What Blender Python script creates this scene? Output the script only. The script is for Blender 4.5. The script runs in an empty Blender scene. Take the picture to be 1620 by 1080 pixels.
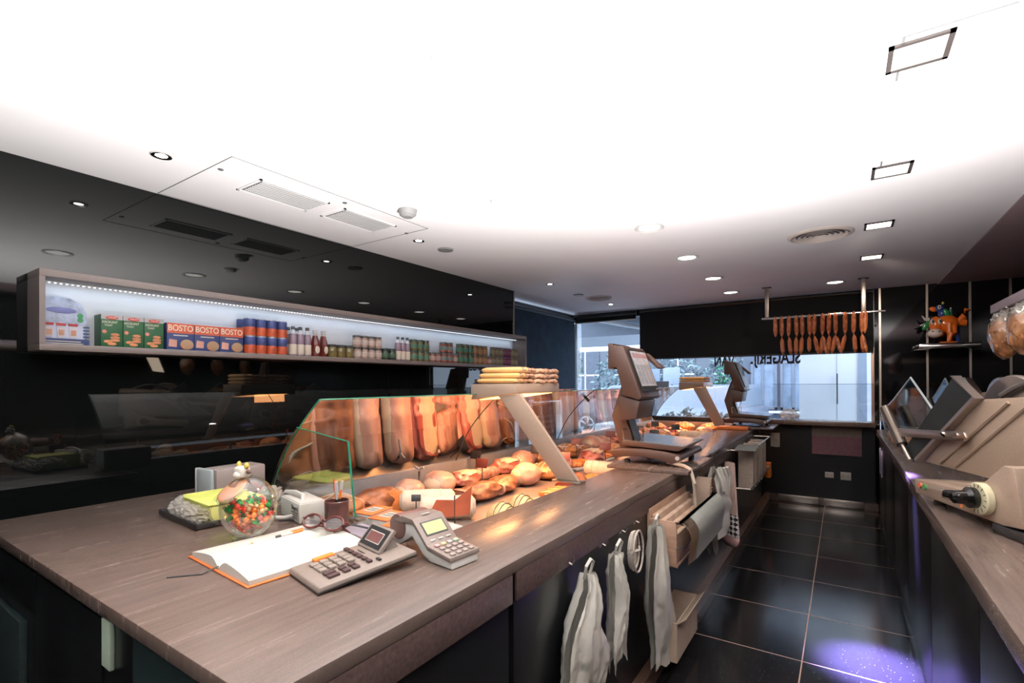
import bpy, bmesh, math, random
from mathutils import Vector, Matrix, Euler, noise
R=math.radians
rnd=random.Random(7)
sc=bpy.context.scene; COL=sc.collection
# ------------------------------------------------------------------ materials
MATS={}
def mat(n,col,rough=.5,metal=0,var=.0,vs=12,bump=0,bs=60,stretch=(1,1,1),spec=.5,emit=None,es=0,alpha=1,col2=None,trans=0,coat=0,mscale=None):
    if n in MATS: return MATS[n]
    m=bpy.data.materials.new(n); m.use_nodes=True; MATS[n]=m
    nt=m.node_tree; b=nt.nodes['Principled BSDF']; N=nt.nodes.new; L=nt.links.new
    b.inputs['Base Color'].default_value=(*col,1); b.inputs['Roughness'].default_value=rough
    b.inputs['Metallic'].default_value=metal; b.inputs['Specular IOR Level'].default_value=spec
    b.inputs['Alpha'].default_value=alpha; b.inputs['Transmission Weight'].default_value=trans
    b.inputs['Coat Weight'].default_value=coat
    if emit: b.inputs['Emission Color'].default_value=(*emit,1); b.inputs['Emission Strength'].default_value=es
    if var or bump or col2:
        tc=N('ShaderNodeTexCoord'); mp=N('ShaderNodeMapping'); mp.inputs['Scale'].default_value=stretch
        L(tc.outputs['Object'],mp.inputs[0])
        if var or col2:
            t=N('ShaderNodeTexNoise'); t.inputs['Scale'].default_value=vs; t.inputs['Detail'].default_value=5
            L(mp.outputs[0],t.inputs['Vector'])
            r=N('ShaderNodeValToRGB'); r.color_ramp.elements[0].position=.3; r.color_ramp.elements[1].position=.7
            a=tuple(max(0,c*(1-var)) for c in col); z=col2 if col2 else tuple(min(1,c*(1+var)) for c in col)
            r.color_ramp.elements[0].color=(*a,1); r.color_ramp.elements[1].color=(*z,1)
            L(t.outputs['Fac'],r.inputs[0]); L(r.outputs[0],b.inputs['Base Color'])
        if bump:
            t2=N('ShaderNodeTexNoise'); t2.inputs['Scale'].default_value=bs; t2.inputs['Detail'].default_value=4
            L(mp.outputs[0],t2.inputs['Vector'])
            bp=N('ShaderNodeBump'); bp.inputs['Strength'].default_value=bump; bp.inputs['Distance'].default_value=.01
            L(t2.outputs['Fac'],bp.inputs['Height']); L(bp.outputs[0],b.inputs['Normal'])
    return m
def glass(n,tint=(.97,.99,.98),refl=.1,rough=0.0,edge=.6,blend=.35):
    """thin pane: clear transmission mixed with a mirror reflection that grows at grazing angles"""
    if n in MATS: return MATS[n]
    m=bpy.data.materials.new(n); m.use_nodes=True; MATS[n]=m; nt=m.node_tree; nt.nodes.clear(); N=nt.nodes.new; L=nt.links.new
    o=N('ShaderNodeOutputMaterial'); mx=N('ShaderNodeMixShader'); t=N('ShaderNodeBsdfTransparent'); g=N('ShaderNodeBsdfGlossy')
    lw=N('ShaderNodeLayerWeight'); lw.inputs['Blend'].default_value=blend
    mr=N('ShaderNodeMapRange'); mr.inputs['To Min'].default_value=refl; mr.inputs['To Max'].default_value=edge
    t.inputs['Color'].default_value=(*tint,1); g.inputs['Roughness'].default_value=rough; g.inputs['Color'].default_value=(1,1,1,1)
    L(lw.outputs['Facing'],mr.inputs['Value']); L(mr.outputs[0],mx.inputs[0]); L(t.outputs[0],mx.inputs[1]); L(g.outputs[0],mx.inputs[2]); L(mx.outputs[0],o.inputs['Surface'])
    return m
def emis(n,col,s):
    if n in MATS: return MATS[n]
    m=bpy.data.materials.new(n); m.use_nodes=True; MATS[n]=m; nt=m.node_tree; nt.nodes.clear()
    o=nt.nodes.new('ShaderNodeOutputMaterial'); e=nt.nodes.new('ShaderNodeEmission'); e.inputs[0].default_value=(*col,1); e.inputs[1].default_value=s
    nt.links.new(e.outputs[0],o.inputs['Surface']); return m
def floor_mat():
    m=mat('granite_tiles',(.012,.012,.013),.16); nt=m.node_tree; N=nt.nodes.new; L=nt.links.new; b=nt.nodes['Principled BSDF']
    tc=N('ShaderNodeTexCoord'); mp=N('ShaderNodeMapping'); mp.inputs['Location'].default_value=(.183+6.09,-2.935+6.09,0); L(tc.outputs['Object'],mp.inputs[0])
    br=N('ShaderNodeTexBrick'); br.offset=0; br.squash=1; br.inputs['Scale'].default_value=1; br.inputs['Brick Width'].default_value=.609; br.inputs['Row Height'].default_value=.609
    br.inputs['Mortar Size'].default_value=.0028; br.inputs['Mortar Smooth'].default_value=0; L(mp.outputs[0],br.inputs['Vector'])
    v=N('ShaderNodeTexVoronoi'); v.inputs['Scale'].default_value=55; L(tc.outputs['Object'],v.inputs['Vector'])
    r=N('ShaderNodeValToRGB'); r.color_ramp.elements[0].position=.03; r.color_ramp.elements[0].color=(.25,.23,.21,1); r.color_ramp.elements[1].position=.12; r.color_ramp.elements[1].color=(.010,.010,.011,1)
    L(v.outputs['Distance'],r.inputs[0])
    mx=N('ShaderNodeMix'); mx.data_type='RGBA'; mx.inputs['B'].default_value=(.55,.36,.28,1); L(br.outputs['Fac'],mx.inputs['Factor']); L(r.outputs[0],mx.inputs['A']); L(mx.outputs['Result'],b.inputs['Base Color'])
    mr=N('ShaderNodeMapRange'); mr.inputs['To Min'].default_value=.17; mr.inputs['To Max'].default_value=.7; L(br.outputs['Fac'],mr.inputs['Value']); L(mr.outputs[0],b.inputs['Roughness'])
    return m
def stone_mat():
    m=mat('brushed_stone',(.2,.16,.14),.2); nt=m.node_tree; N=nt.nodes.new; L=nt.links.new; b=nt.nodes['Principled BSDF']
    tc=N('ShaderNodeTexCoord'); mp=N('ShaderNodeMapping'); mp.inputs['Scale'].default_value=(46,3.0,10); L(tc.outputs['Object'],mp.inputs[0])
    t=N('ShaderNodeTexNoise'); t.inputs['Scale'].default_value=1; t.inputs['Detail'].default_value=7; t.inputs['Roughness'].default_value=.65; L(mp.outputs[0],t.inputs['Vector'])
    r=N('ShaderNodeValToRGB'); e=r.color_ramp.elements; e[0].position=.22; e[0].color=(.080,.050,.037,1); e[1].position=.78; e[1].color=(.150,.097,.073,1)
    k=e.new(.86); k.color=(.24,.185,.16,1); L(t.outputs['Fac'],r.inputs[0])
    t2=N('ShaderNodeTexNoise'); t2.inputs['Scale'].default_value=520; t2.inputs['Detail'].default_value=2; L(tc.outputs['Object'],t2.inputs['Vector'])
    mx=N('ShaderNodeMix'); mx.data_type='RGBA'; mx.blend_type='OVERLAY'; mx.inputs['Factor'].default_value=.6; L(r.outputs[0],mx.inputs['A']); L(t2.outputs['Color'],mx.inputs['B'])
    hs=N('ShaderNodeHueSaturation'); hs.inputs['Saturation'].default_value=.75; L(mx.outputs['Result'],hs.inputs['Color']); L(hs.outputs[0],b.inputs['Base Color'])
    mr=N('ShaderNodeMapRange'); mr.inputs['To Min'].default_value=.16; mr.inputs['To Max'].default_value=.34; L(t.outputs['Fac'],mr.inputs['Value']); L(mr.outputs[0],b.inputs['Roughness'])
    bp=N('ShaderNodeBump'); bp.inputs['Strength'].default_value=.06; bp.inputs['Distance'].default_value=.01; L(t.outputs['Fac'],bp.inputs['Height']); L(bp.outputs[0],b.inputs['Normal'])
    return m
def checker_mat():
    m=mat('checker_cloth',(.8,.75,.72),.9); nt=m.node_tree; N=nt.nodes.new; L=nt.links.new; b=nt.nodes['Principled BSDF']
    tc=N('ShaderNodeTexCoord'); mp=N('ShaderNodeMapping'); mp.inputs['Rotation'].default_value=(R(45),0,0); L(tc.outputs['Object'],mp.inputs[0])
    c=N('ShaderNodeTexChecker'); c.inputs['Scale'].default_value=42; c.inputs['Color1'].default_value=(.8,.76,.74,1); c.inputs['Color2'].default_value=(.02,.015,.015,1); L(mp.outputs[0],c.inputs['Vector']); L(c.outputs[0],b.inputs['Base Color']); return m
# ------------------------------------------------------------------ mesh builder
class MB:
    def __init__(s): s.bm=bmesh.new()
    def _new(s,fn):
        a=set(s.bm.verts); fn(); return [v for v in s.bm.verts if v not in a]
    def box(s,c,d,rot=None,bev=0,seg=2):
        M=Matrix.Translation(c)@(Euler(rot).to_matrix().to_4x4() if rot else Matrix())@Matrix.Diagonal((*d,1))
        r=bmesh.ops.create_cube(s.bm,size=1,matrix=M)
        if bev:
            es={e for v in r['verts'] for e in v.link_edges}
            bmesh.ops.bevel(s.bm,geom=list(es),offset=bev,segments=seg,affect='EDGES',profile=.5)
        return s
    def bb(s,x0,x1,y0,y1,z0,z1,bev=0): return s.box(((x0+x1)/2,(y0+y1)/2,(z0+z1)/2),(abs(x1-x0),abs(y1-y0),abs(z1-z0)),None,bev)
    def cyl(s,p0,p1,r0,r1=None,n=16):
        p0=Vector(p0);p1=Vector(p1);d=p1-p0; q=d.to_track_quat('Z','Y').to_matrix().to_4x4()
        bmesh.ops.create_cone(s.bm,cap_ends=True,segments=n,radius1=r0,radius2=r0 if r1 is None else r1,depth=d.length,matrix=Matrix.Translation((p0+p1)/2)@q); return s
    def lathe(s,prof,n=24,c=(0,0,0),M=None):
        c=Vector(c); rings=[]
        for r,z in prof:
            if r<1e-6: rings.append([s.bm.verts.new((0,0,z))])
            else: rings.append([s.bm.verts.new((r*math.cos(2*math.pi*i/n),r*math.sin(2*math.pi*i/n),z)) for i in range(n)])
        for a,b in zip(rings,rings[1:]):
            for i in range(n):
                j=(i+1)%n
                if len(a)==1 and len(b)==1: continue
                if len(a)==1: s.bm.faces.new((a[0],b[j],b[i])) if False else s.bm.faces.new((a[0],b[i],b[j]))
                elif len(b)==1: s.bm.faces.new((a[i],a[j],b[0]))
                else: s.bm.faces.new((a[i],a[j],b[j],b[i]))
        for g in rings:
            for v in g:
                if M is not None: v.co=M@v.co
                v.co+=c
        return s
    def tube(s,pts,r,n=8,closed=False):
        pts=[Vector(p) for p in pts]; m=len(pts); rings=[]
        up=Vector((0,0,1))
        for i,p in enumerate(pts):
            t=(pts[(i+1)%m]-pts[i-1]) if closed else (pts[min(i+1,m-1)]-pts[max(i-1,0)])
            t.normalize(); a=t.cross(up)
            if a.length<.05: a=t.cross(Vector((1,0,0)))
            a.normalize(); b=t.cross(a); rr=r[i] if isinstance(r,(list,tuple)) else r
            rings.append([s.bm.verts.new(p+a*rr*math.cos(2*math.pi*k/n)+b*rr*math.sin(2*math.pi*k/n)) for k in range(n)])
        for i in range(m if closed else m-1):
            a=rings[i];b=rings[(i+1)%m]
            for k in range(n): s.bm.faces.new((a[k],a[(k+1)%n],b[(k+1)%n],b[k]))
        if not closed: s.bm.faces.new(rings[0][::-1]); s.bm.faces.new(rings[-1])
        return s
    def prism(s,poly,w0,w1,ax='y',bev=0):
        f={'x':lambda u,v,w:(w,u,v),'y':lambda u,v,w:(u,w,v),'z':lambda u,v,w:(u,v,w)}[ax]
        a=[s.bm.verts.new(f(u,v,w0)) for u,v in poly]; b=[s.bm.verts.new(f(u,v,w1)) for u,v in poly]; n=len(poly)
        fs=[s.bm.faces.new(a[::-1]),s.bm.faces.new(b)]+[s.bm.faces.new((a[i],a[(i+1)%n],b[(i+1)%n],b[i])) for i in range(n)]
        bmesh.ops.recalc_face_normals(s.bm,faces=fs)
        if bev: bmesh.ops.bevel(s.bm,geom=list({e for q in fs for e in q.edges}),offset=bev,segments=2,affect='EDGES',profile=.5)
        return s
    def ell(s,c,r,M=None,sub=3,amp=0,fr=3,seed=0):
        if not isinstance(r,(tuple,list)): r=(r,r,r)
        g=bmesh.ops.create_icosphere(s.bm,subdivisions=sub,radius=1)
        for v in g['verts']:
            p=v.co.copy()
            if amp: p*=1+amp*noise.noise(p*fr+Vector((seed*7.3,seed*3.1,seed)))
            p=Vector((p.x*r[0],p.y*r[1],p.z*r[2]))
            if M is not None: p=M@p
            v.co=p+Vector(c)
        return s
    def sheet(s,nu,nv,fn,th=0):
        g=[[s.bm.verts.new(fn(i/nu,j/nv)) for j in range(nv+1)] for i in range(nu+1)]
        fs=[s.bm.faces.new((g[i][j],g[i+1][j],g[i+1][j+1],g[i][j+1])) for i in range(nu) for j in range(nv)]
        if th: bmesh.ops.solidify(s.bm,geom=fs,thickness=th)
        return s
    def xf(s,M):
        bmesh.ops.transform(s.bm,matrix=M,verts=s.bm.verts[:]); return s
    def build(s,name,m,parent=None,ang=35,loc=None,rot=None):
        me=bpy.data.meshes.new(name); bmesh.ops.recalc_face_normals(s.bm,faces=s.bm.faces[:]); s.bm.to_mesh(me); s.bm.free()
        for p in me.polygons: p.use_smooth=True
        me.set_sharp_from_angle(angle=R(ang))
        o=bpy.data.objects.new(name,me); COL.objects.link(o)
        for q in (m if isinstance(m,list) else [m]): me.materials.append(q)
        if parent: o.parent=parent
        if loc: o.location=loc
        if rot: o.rotation_euler=rot
        return o
def text(body,size,name,m,parent=None,loc=(0,0,0),rot=(0,0,0),ext=.0006,align='CENTER',sx=1,bold=0):
    c=bpy.data.curves.new('t','FONT'); c.body=body; c.size=size; c.extrude=ext; c.align_x=align; c.align_y='CENTER'; c.offset=bold
    t=bpy.data.objects.new('t',c); COL.objects.link(t); bpy.context.view_layer.update()
    me=bpy.data.meshes.new_from_object(t.evaluated_get(bpy.context.evaluated_depsgraph_get())); bpy.data.objects.remove(t); bpy.data.curves.remove(c)
    me.materials.clear(); me.materials.append(m); me.name=name
    o=bpy.data.objects.new(name,me); COL.objects.link(o); o.location=loc; o.rotation_euler=rot; o.scale=(sx,1,1)
    if parent: o.parent=parent
    return o
def tag(o,label,cat,group=None,kind=None):
    o['label']=label; o['category']=cat
    if group: o['group']=group
    if kind: o['kind']=kind
    return o
def thing(name,label,cat,loc=(0,0,0),rot=0,group=None):
    o=bpy.data.objects.new(name,None); COL.objects.link(o); o.location=loc; o.rotation_euler=(0,0,rot) if not isinstance(rot,tuple) else rot
    o.empty_display_size=.05
    return tag(o,label,cat,group)
def struct(name,mb,m,label=None,parent=None):
    o=mb.build(name,m,parent)
    if parent is None:
        o['kind']='structure'
        if label: o['label']=label
    return o
def dup(root,loc,rot=None,label=None,group=None):
    r=root.copy(); COL.objects.link(r); r.location=loc
    if rot is not None: r.rotation_euler=rot if isinstance(rot,tuple) else (0,0,rot)
    if label: r['label']=label
    if group: r['group']=group
    for ch in list(root.children):
        c=ch.copy(); COL.objects.link(c); c.parent=r
        for g in list(ch.children):
            d=g.copy(); COL.objects.link(d); d.parent=c
    return r
ORD=['first','second','third','fourth','fifth','sixth','seventh','eighth','ninth','tenth','eleventh','twelfth']
def lamp(name,kind,loc,energy,col=(1,1,1),size=.1,aim=None,ang=120,blend=.6,parent=None,sizey=None):
    l=bpy.data.lights.new(name,kind); l.energy=energy; l.color=col
    if kind=='AREA':
        l.size=size
        if sizey: l.shape='RECTANGLE'; l.size_y=sizey
    else: l.shadow_soft_size=size
    if kind=='SPOT': l.spot_size=R(ang); l.spot_blend=blend
    o=bpy.data.objects.new(name,l); COL.objects.link(o); o.location=loc
    if aim: o.rotation_euler=(Vector(aim)-Vector(loc)).to_track_quat('-Z','Y').to_euler()
    if parent: o.parent=parent; o.location=loc
    return o
# common materials
BLACK=mat('black_laminate',(.009,.010,.011),.28,var=.25,vs=90)
DARK=mat('dark_plastic',(.02,.02,.021),.4,var=.1,vs=40)
MIRROR=mat('black_mirror_glass',(.004,.005,.005),.02,spec=.42)
BGLASS=mat('black_wall_glass',(.006,.006,.007),.05,spec=.6)
CEIL=mat('white_plaster',(.82,.81,.82),.9,var=.015,vs=3)
STONE=stone_mat(); FLOOR=floor_mat()
STEEL=mat('brushed_steel',(.50,.44,.39),.33,1,var=.1,vs=8,stretch=(2,40,40))
CHROME=mat('chrome',(.8,.77,.74),.12,1,var=.02,vs=5)
BEIGE=mat('beige_enamel',(.34,.255,.195),.42,var=.06,vs=150)
WHITE=mat('white_plastic',(.56,.56,.54),.4,var=.03,vs=20)
PAPER=mat('paper_white',(.46,.475,.44),.85,var=.03,vs=30)
GREY=mat('grey_plastic',(.36,.34,.33),.45,var=.05,vs=60)
ORANGE=mat('orange_print',(.80,.20,.03),.5,var=.1,vs=20)
GLS=glass('clear_glass'); 
VGLS=glass('display_glass',(.90,.94,.92),.16,0,.96,.5)
GEDGE=mat('green_glass_edge',(.02,.20,.12),.1,var=.1,vs=30)
# ------------------------------------------------------------------ the setting
CZ=2.445
struct('floor',MB().bb(-3.6,1.7,-2.2,6.86,-.1,0),FLOOR)
struct('ceiling',MB().bb(-3.6,1.7,-2.2,6.86,CZ,CZ+.15),CEIL)
struct('wall_left',MB().bb(-3.45,-3.03,-2.2,4.585,0,CZ),MIRROR,'black glossy glass wall behind the lit shelf')
struct('trim_1',MB().bb(-3.04,-3.022,4.578,4.594,0,CZ),STEEL,'thin steel edge strip of the black wall')
struct('trim_2',MB().bb(.826,1.62,-2.2,6.775,CZ-.012,CZ-.0005),mat('mauve_shade_plaster',(.34,.25,.26),.8,var=.03,vs=4),'painted shade on the ceiling over the right counter')  # shadow on the ceiling, put into the colour of a thin strip
struct('wall_right',MB().bb(1.62,1.7,-2.2,6.86,0,CZ),BLACK)
struct('wall_back',MB().bb(-3.6,1.7,-2.3,-2.2,0,CZ),mat('grey_wall_paint',(.10,.10,.10),.7,var=.05))
# street front: sill wall, header, black glass panels
w=MB().bb(-2.3,.29,6.78,6.86,0,.965).bb(.262,.29,6.776,6.86,.965,CZ).bb(-3.6,.27,6.78,6.86,2.36,CZ).bb(-2.36,-2.3,6.78,6.86,0,2.36).bb(-3.6,-3.36,6.78,6.86,0,2.36)
struct('wall_front',w,BLACK,'black wall under and over the shop window')
w=MB()
for a,b in ((.29,.336),(.345,.736),(.744,1.073),(1.081,1.369),(1.377,1.62)): w.bb(a,b,6.775,6.86,.0,CZ)
struct('wall_front_panels',w,BGLASS,'black glass wall panels right of the shop window')
for i,x in enumerate((.3405,.740,1.077,1.373)): struct('trim_%d'%(i+3),MB().bb(x-.009,x+.009,6.762,6.775,.99,CZ),STEEL,'steel strip between black glass panels, %s from the window'%ORD[i])
struct('trim_7',MB().bb(.262,.286,6.75,6.775,.985,1.80),mat('copper_steel',(.55,.34,.28),.3,1,var=.05),'upright of the window frame')
wg=struct('window_1',MB().bb(-2.3,.262,6.80,6.808,.965,2.36),glass('window_glass',(.95,.98,1),.04,0,.3),'large shop window onto the street')
struct('window_2',MB().bb(-3.36,-2.36,6.80,6.808,.0,2.36),glass('window_glass'),'tall shop window at the left of the street front')
struct('window_3',MB().bb(-3.42,-3.412,4.62,6.72,.25,2.38),glass('window_glass'),'side window under the dark blue blind')
struct('wall_side',MB().bb(-3.45,-3.40,4.585,6.86,0,.25).bb(-3.45,-3.40,4.585,6.86,2.38,CZ).bb(-3.45,-3.40,4.585,4.62,.25,2.38).bb(-3.45,-3.40,6.72,6.86,.25,2.38),BLACK,'wall around the side window')
struct('baseboard_front',MB().bb(-.784,.318,6.762,6.78,0,.08),STONE)
struct('baseboard_left',MB().bb(-.80,-.752,.5,6.76,.0,.078).bb(-.757,-.7495,.5,6.76,.074,.0795),mat('bronze_strip',(.42,.26,.19),.3,.8,var=.1,vs=30))
for i,(a,b) in enumerate(((-.654,-.244),(-.236,.187))):
    t=thing('floor_plate','brushed steel kick plate under the window, %s one'%('left' if i==0 else 'right'),'plate',((a+b)/2,6.752,0))
    MBx=MB().bb(a-(a+b)/2,b-(a+b)/2,-.008,.009,.002,.082,.002); MBx.build('plate_face',STEEL,t)
# ledge in front of the window
o=MB().bb(-.72,.285,6.5,6.775,.935,.985,.003).build('window_ledge',STONE); tag(o,'stone window ledge at the end of the aisle','ledge')
# ceiling fittings
def downlight(i,x,y,label):
    t=thing('downlight',label,'ceiling light',(x,y,CZ),0,'round downlights')
    MB().lathe([(.055,-.001),(.092,-.001),(.094,-.006),(.086,-.010),(.075,-.004),(.055,-.001)],32).build('rim',WHITE,t)
    MB().lathe([(0,-.003),(.074,-.003),(.074,-.002),(0,-.002)],32).build('diffuser',emis('downlight_glow',(1,.96,.90),9),t)
    lamp('downlight_bulb','SPOT',(x,y,CZ-.03),46,(1,.56,.30),.06,(x-.42,y+.05,.85) if x<-1 else (x,y,0),58,.7)
    return t
names=['round downlight over the paying counter, hidden in the glare','round downlight just before the candy jar, hidden in the glare','round downlight above the nearest meat, hidden in the glare','large round downlight, nearest of the row that shows','round downlight, second of the row that shows','round downlight, third of the row that shows','round downlight farthest in the row, above the far scale']
for i,y in enumerate((.28,1.24,2.2,3.22,4.167,5.147,6.067)): downlight(i,-1.054,y,names[i])
downlight(7,-.062,6.071,'round downlight behind the hanging sausages')
for i,(y,l) in enumerate(((.97,'small bright spotlight near the left end of the lit shelf'),(2.573,'small bright spotlight by the linear air grilles'),(4.475,'small bright spotlight above the dark blue blind'),(6.084,'small bright spotlight nearest the shop window'))):
    t=thing('ceiling_spot',l,'ceiling light',(-2.505,y,CZ)); MB().lathe([(.022,-.001),(.04,-.001),(.04,-.006),(.024,-.004),(.022,-.001)],24).build('rim',CHROME,t)
    MB().lathe([(0,-.004),(.022,-.004),(.022,-.003),(0,-.003)],20).build('bulb',emis('spot_glow',(1,.98,.95),45),t)
    lamp('spot_bulb','SPOT',(-2.505,y,CZ-.03),5,(1,.95,.88),.03,(-2.505,y,0),100,.7)
for i,(y,l) in enumerate(((1.97,'square recessed ceiling lamp nearest the camera, lost in the glare'),(3.0,'square recessed ceiling lamp, second from the camera, lost in the glare'),(4.008,'square recessed ceiling lamp beside the large round vent'),(5.01,'square recessed ceiling lamp nearest the sausage rail'))):
    t=thing('square_downlight',l,'ceiling light',(.2,y,CZ)); fr=MB(); s=.078
    for a,b,c,d in ((-s,s,-s,-s+.014),(-s,s,s-.014,s),(-s,-s+.014,-s,s),(s-.014,s,-s,s)): fr.bb(a,b,c,d,-.008,-.001)
    fr.build('frame',mat('bronze_frame',(.10,.085,.08),.4,.5,var=.1),t); MB().bb(-s+.014,s-.014,-s+.014,s-.014,-.005,-.002).build('diffuser',emis('square_glow',(1,.97,.88),7),t); lamp('square_bulb','SPOT',(.2,y,CZ-.03),(6,6,40,45)[i],(1,.86,.72),.06,((.3,y+.3,.9),(.3,y+.3,.9),(-.22,6.0,1.85),(.8,6.6,1.8))[i],(90,90,50,62)[i],.7)
for (x,y,r,l) in ((-.127,4.046,.20,'large round ceiling vent between the downlights and the square lamps'),(-2.439,5.549,.16,'round ceiling vent near the shop window')):
    t=thing('round_vent',l,'air vent',(x,y,CZ)); MB().lathe([(r*.86,-.001),(r,-.001),(r,-.006),(r*.88,-.014),(r*.86,-.001)],40).build('rim',mat('vent_white',(.62,.55,.5),.5,var=.02),t)
    MB().lathe([(0,-.002),(r*.86,-.002),(r*.86,-.001),(0,-.001)],40).build('throat',DARK,t)
    for k in range(5):
        q=r*(.16+.155*k); MB().lathe([(q-r*.045,-.003),(q+r*.04,-.015),(q+r*.055,-.014),(q-r*.03,-.002),(q-r*.045,-.003)],40).build('ring',mat('vent_white',(.62,.55,.5),.5,var=.02),t)
tag(MB().lathe([(0,-.045),(.03,-.044),(.048,-.03),(.055,-.001),(0,-.001)],28,(-2.117,2.084,CZ)).build('smoke_detector',mat('grey_enamel',(.25,.25,.25),.5,var=.05)),'round grey detector on the ceiling by the air grilles','detector')
tag(MB().lathe([(0,-.03),(.04,-.03),(.052,-.02),(.055,-.001),(0,-.001)],28,(-1.575,2.26,CZ)).build('smoke_detector',mat('pale_enamel',(.72,.74,.72),.5,var=.03)),'pale detector in the glare right of the grey one','detector')
for x,y,l in ((-2.502,2.857,'small dark disc on the ceiling beside the bright spotlight'),(-2.543,5.213,'small dark disc on the ceiling beside the far round vent')):
    tag(MB().lathe([(0,-.012),(.055,-.012),(.06,-.008),(.06,-.001),(0,-.001)],28,(x,y,CZ)).build('ceiling_disc',mat('grey_enamel',(.25,.25,.25),.5,var=.05)),l,'ceiling disc')
# air unit panel with two linear grilles
t=thing('ceiling_access_panel','flush ceiling panel around the two linear air grilles','ceiling panel',(-2.63,1.78,CZ)); fr=MB()
for a,b,c,d in ((-.39,.37,-.63,-.626),(-.39,.37,.626,.63),(.366,.37,-.63,.63),(-.39,-.386,-.63,.63)): fr.bb(a,b,c,d,-.0016,-.0004)
fr.build('panel_joint',mat('joint_grey',(.12,.12,.12),.8,var=.05),t)
for x,y in ((.19,-.59),(.31,.02),(.18,.62)):
    MB().lathe([(0,-.004),(.012,-.004),(.013,-.001),(0,-.001)],16,(x,y,0)).build('screw_cap',mat('joint_grey',(.12,.12,.12)),t)
for y,l in ((1.555,'linear air grille in the ceiling, nearer the camera'),(2.055,'linear air grille in the ceiling, farther from the camera')):
    t=thing('linear_grille',l,'air vent',(-2.505,y,CZ)); fr=MB()
    for k in range(9): fr.box((-.09+.0225*k,0,-.005),(.009,.36,.006),(0,R(30),0))
    fr.build('slats',mat('vent_grey',(.42,.42,.42),.5,var=.02),t); MB().bb(-.1,.1,-.185,.185,-.0022,-.0006).build('duct',mat('duct_grey',(.16,.16,.16),.6,var=.05),t)
    f=MB()
    for a,b,c,d in ((-.115,.115,-.2,-.188),(-.115,.115,.188,.2),(-.115,-.103,-.2,.2),(.103,.115,-.2,.2)): f.bb(a,b,c,d,-.006,-.0005)
    f.build('frame',CEIL,t)
# joints of the ceiling hatch near the camera
fr=MB().bb(.152,.160,1.86,2.12,-.0022,-.0004).bb(.152,.158,2.86,3.05,-.0022,-.0004).bb(.16,.40,1.86,1.864,-.002,-.0004)
tag(fr.build('ceiling_hatch',mat('joint_grey',(.12,.12,.12)),None,35,(0,0,CZ)),'thin dark joints of a ceiling hatch in the glare','hatch')
# blinds
t=thing('roller_blind','wide black roller blind lowered halfway over the shop window','blind',(-1.02,6.70,2.41))
MB().bb(-1.315,1.30,-.002,.002,-.655,-.0).build('fabric',mat('black_fabric',(.007,.009,.010),.9,bump=.2,bs=300,var=.2,vs=60),t)
MB().cyl((-1.315,0,.0),(1.30,0,.0),.022).build('tube',DARK,t); MB().bb(-1.315,1.30,-.012,.012,-.672,-.652,.004).build('bottom_rail',DARK,t)
t=thing('roller_blind','rolled up black blind above the tall window','blind',(-2.86,6.70,2.40))
MB().cyl((-.48,0,0),(.48,0,0),.032).build('tube',DARK,t); MB().bb(-.48,.48,-.01,.012,-.10,-.085,.003).build('bottom_rail',STEEL,t); MB().bb(-.47,.47,-.001,.001,-.09,0).build('fabric',mat('black_fabric',(.006,.008,.009)),t)
t=thing('roller_blind','dark blue roller blind covering the side window','blind',(-3.33,5.68,2.36))
MB().bb(-.002,.002,-1.05,1.0,-1.02,0).build('fabric',mat('navy_fabric',(.024,.052,.085),.9,bump=.25,bs=200,var=.25,vs=7),t)
MB().cyl((0,-1.08,.0),(0,1.06,.0),.028).build('tube',mat('navy_tube',(.02,.03,.04),.5,var=.1),t); MB().cyl((0.0,1.06,.0),(.0,1.075,.0),.034,.034,24).build('end_cap',mat('beige_plastic',(.6,.55,.45),.5,var=.03),t); MB().bb(-.012,.012,-1.05,1.0,-1.04,-1.018,.004).build('bottom_rail',DARK,t)
# socket plates under the ledge
for x,wd,l in ((-.137,.085,'narrow wall socket with a glowing switch under the window'),(.02,.10,'square double wall socket under the window')):
    t=thing('wall_socket',l,'socket',(x,6.777,.355)); MB().bb(-wd/2,wd/2,-.01,0,-.032 if wd<.09 else -.045,.032 if wd<.09 else .045,.003).build('plate',WHITE,t)
    for k in (-1,1): MB().cyl((k*.022,-.0125,0),(k*.022,-.010,0),.016).build('outlet',mat('socket_inset',(.55,.42,.3),.5,var=.05),t)
# glass screen over the ledge
t=thing('glass_screen','low glass screen standing on the window ledge','glass screen',(-.22,6.66,.985)); MB().bb(-.48,.5,-.004,.004,0,.41).build('pane',glass('screen_glass',(.93,.95,.96),.05,0,.4),t)
MB().bb(-.48,.5,-.005,.005,.41,.414).build('top_edge',GEDGE,t)
# wrapping paper sheets hanging from the ledge
t=thing('paper_stack','brown and white paper sheets hanging under the window ledge','paper sheets',(-.065,6.74,.9))
for k,(z0,z1,c) in enumerate(((-.31,.03,(.45,.22,.26)),(-.10,.032,(.62,.5,.42)),(-.045,.034,(.66,.55,.48)))): MB().sheet(8,4,lambda u,v,k=k,z0=z0,z1=z1:(-.24+.475*u,-.012*k-.004*math.sin(6*u+k),z0+(z1-z0)*v),.003).build('sheet',mat('sheet_paper_%d'%k,c,.8,var=.1,vs=30),t)
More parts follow.
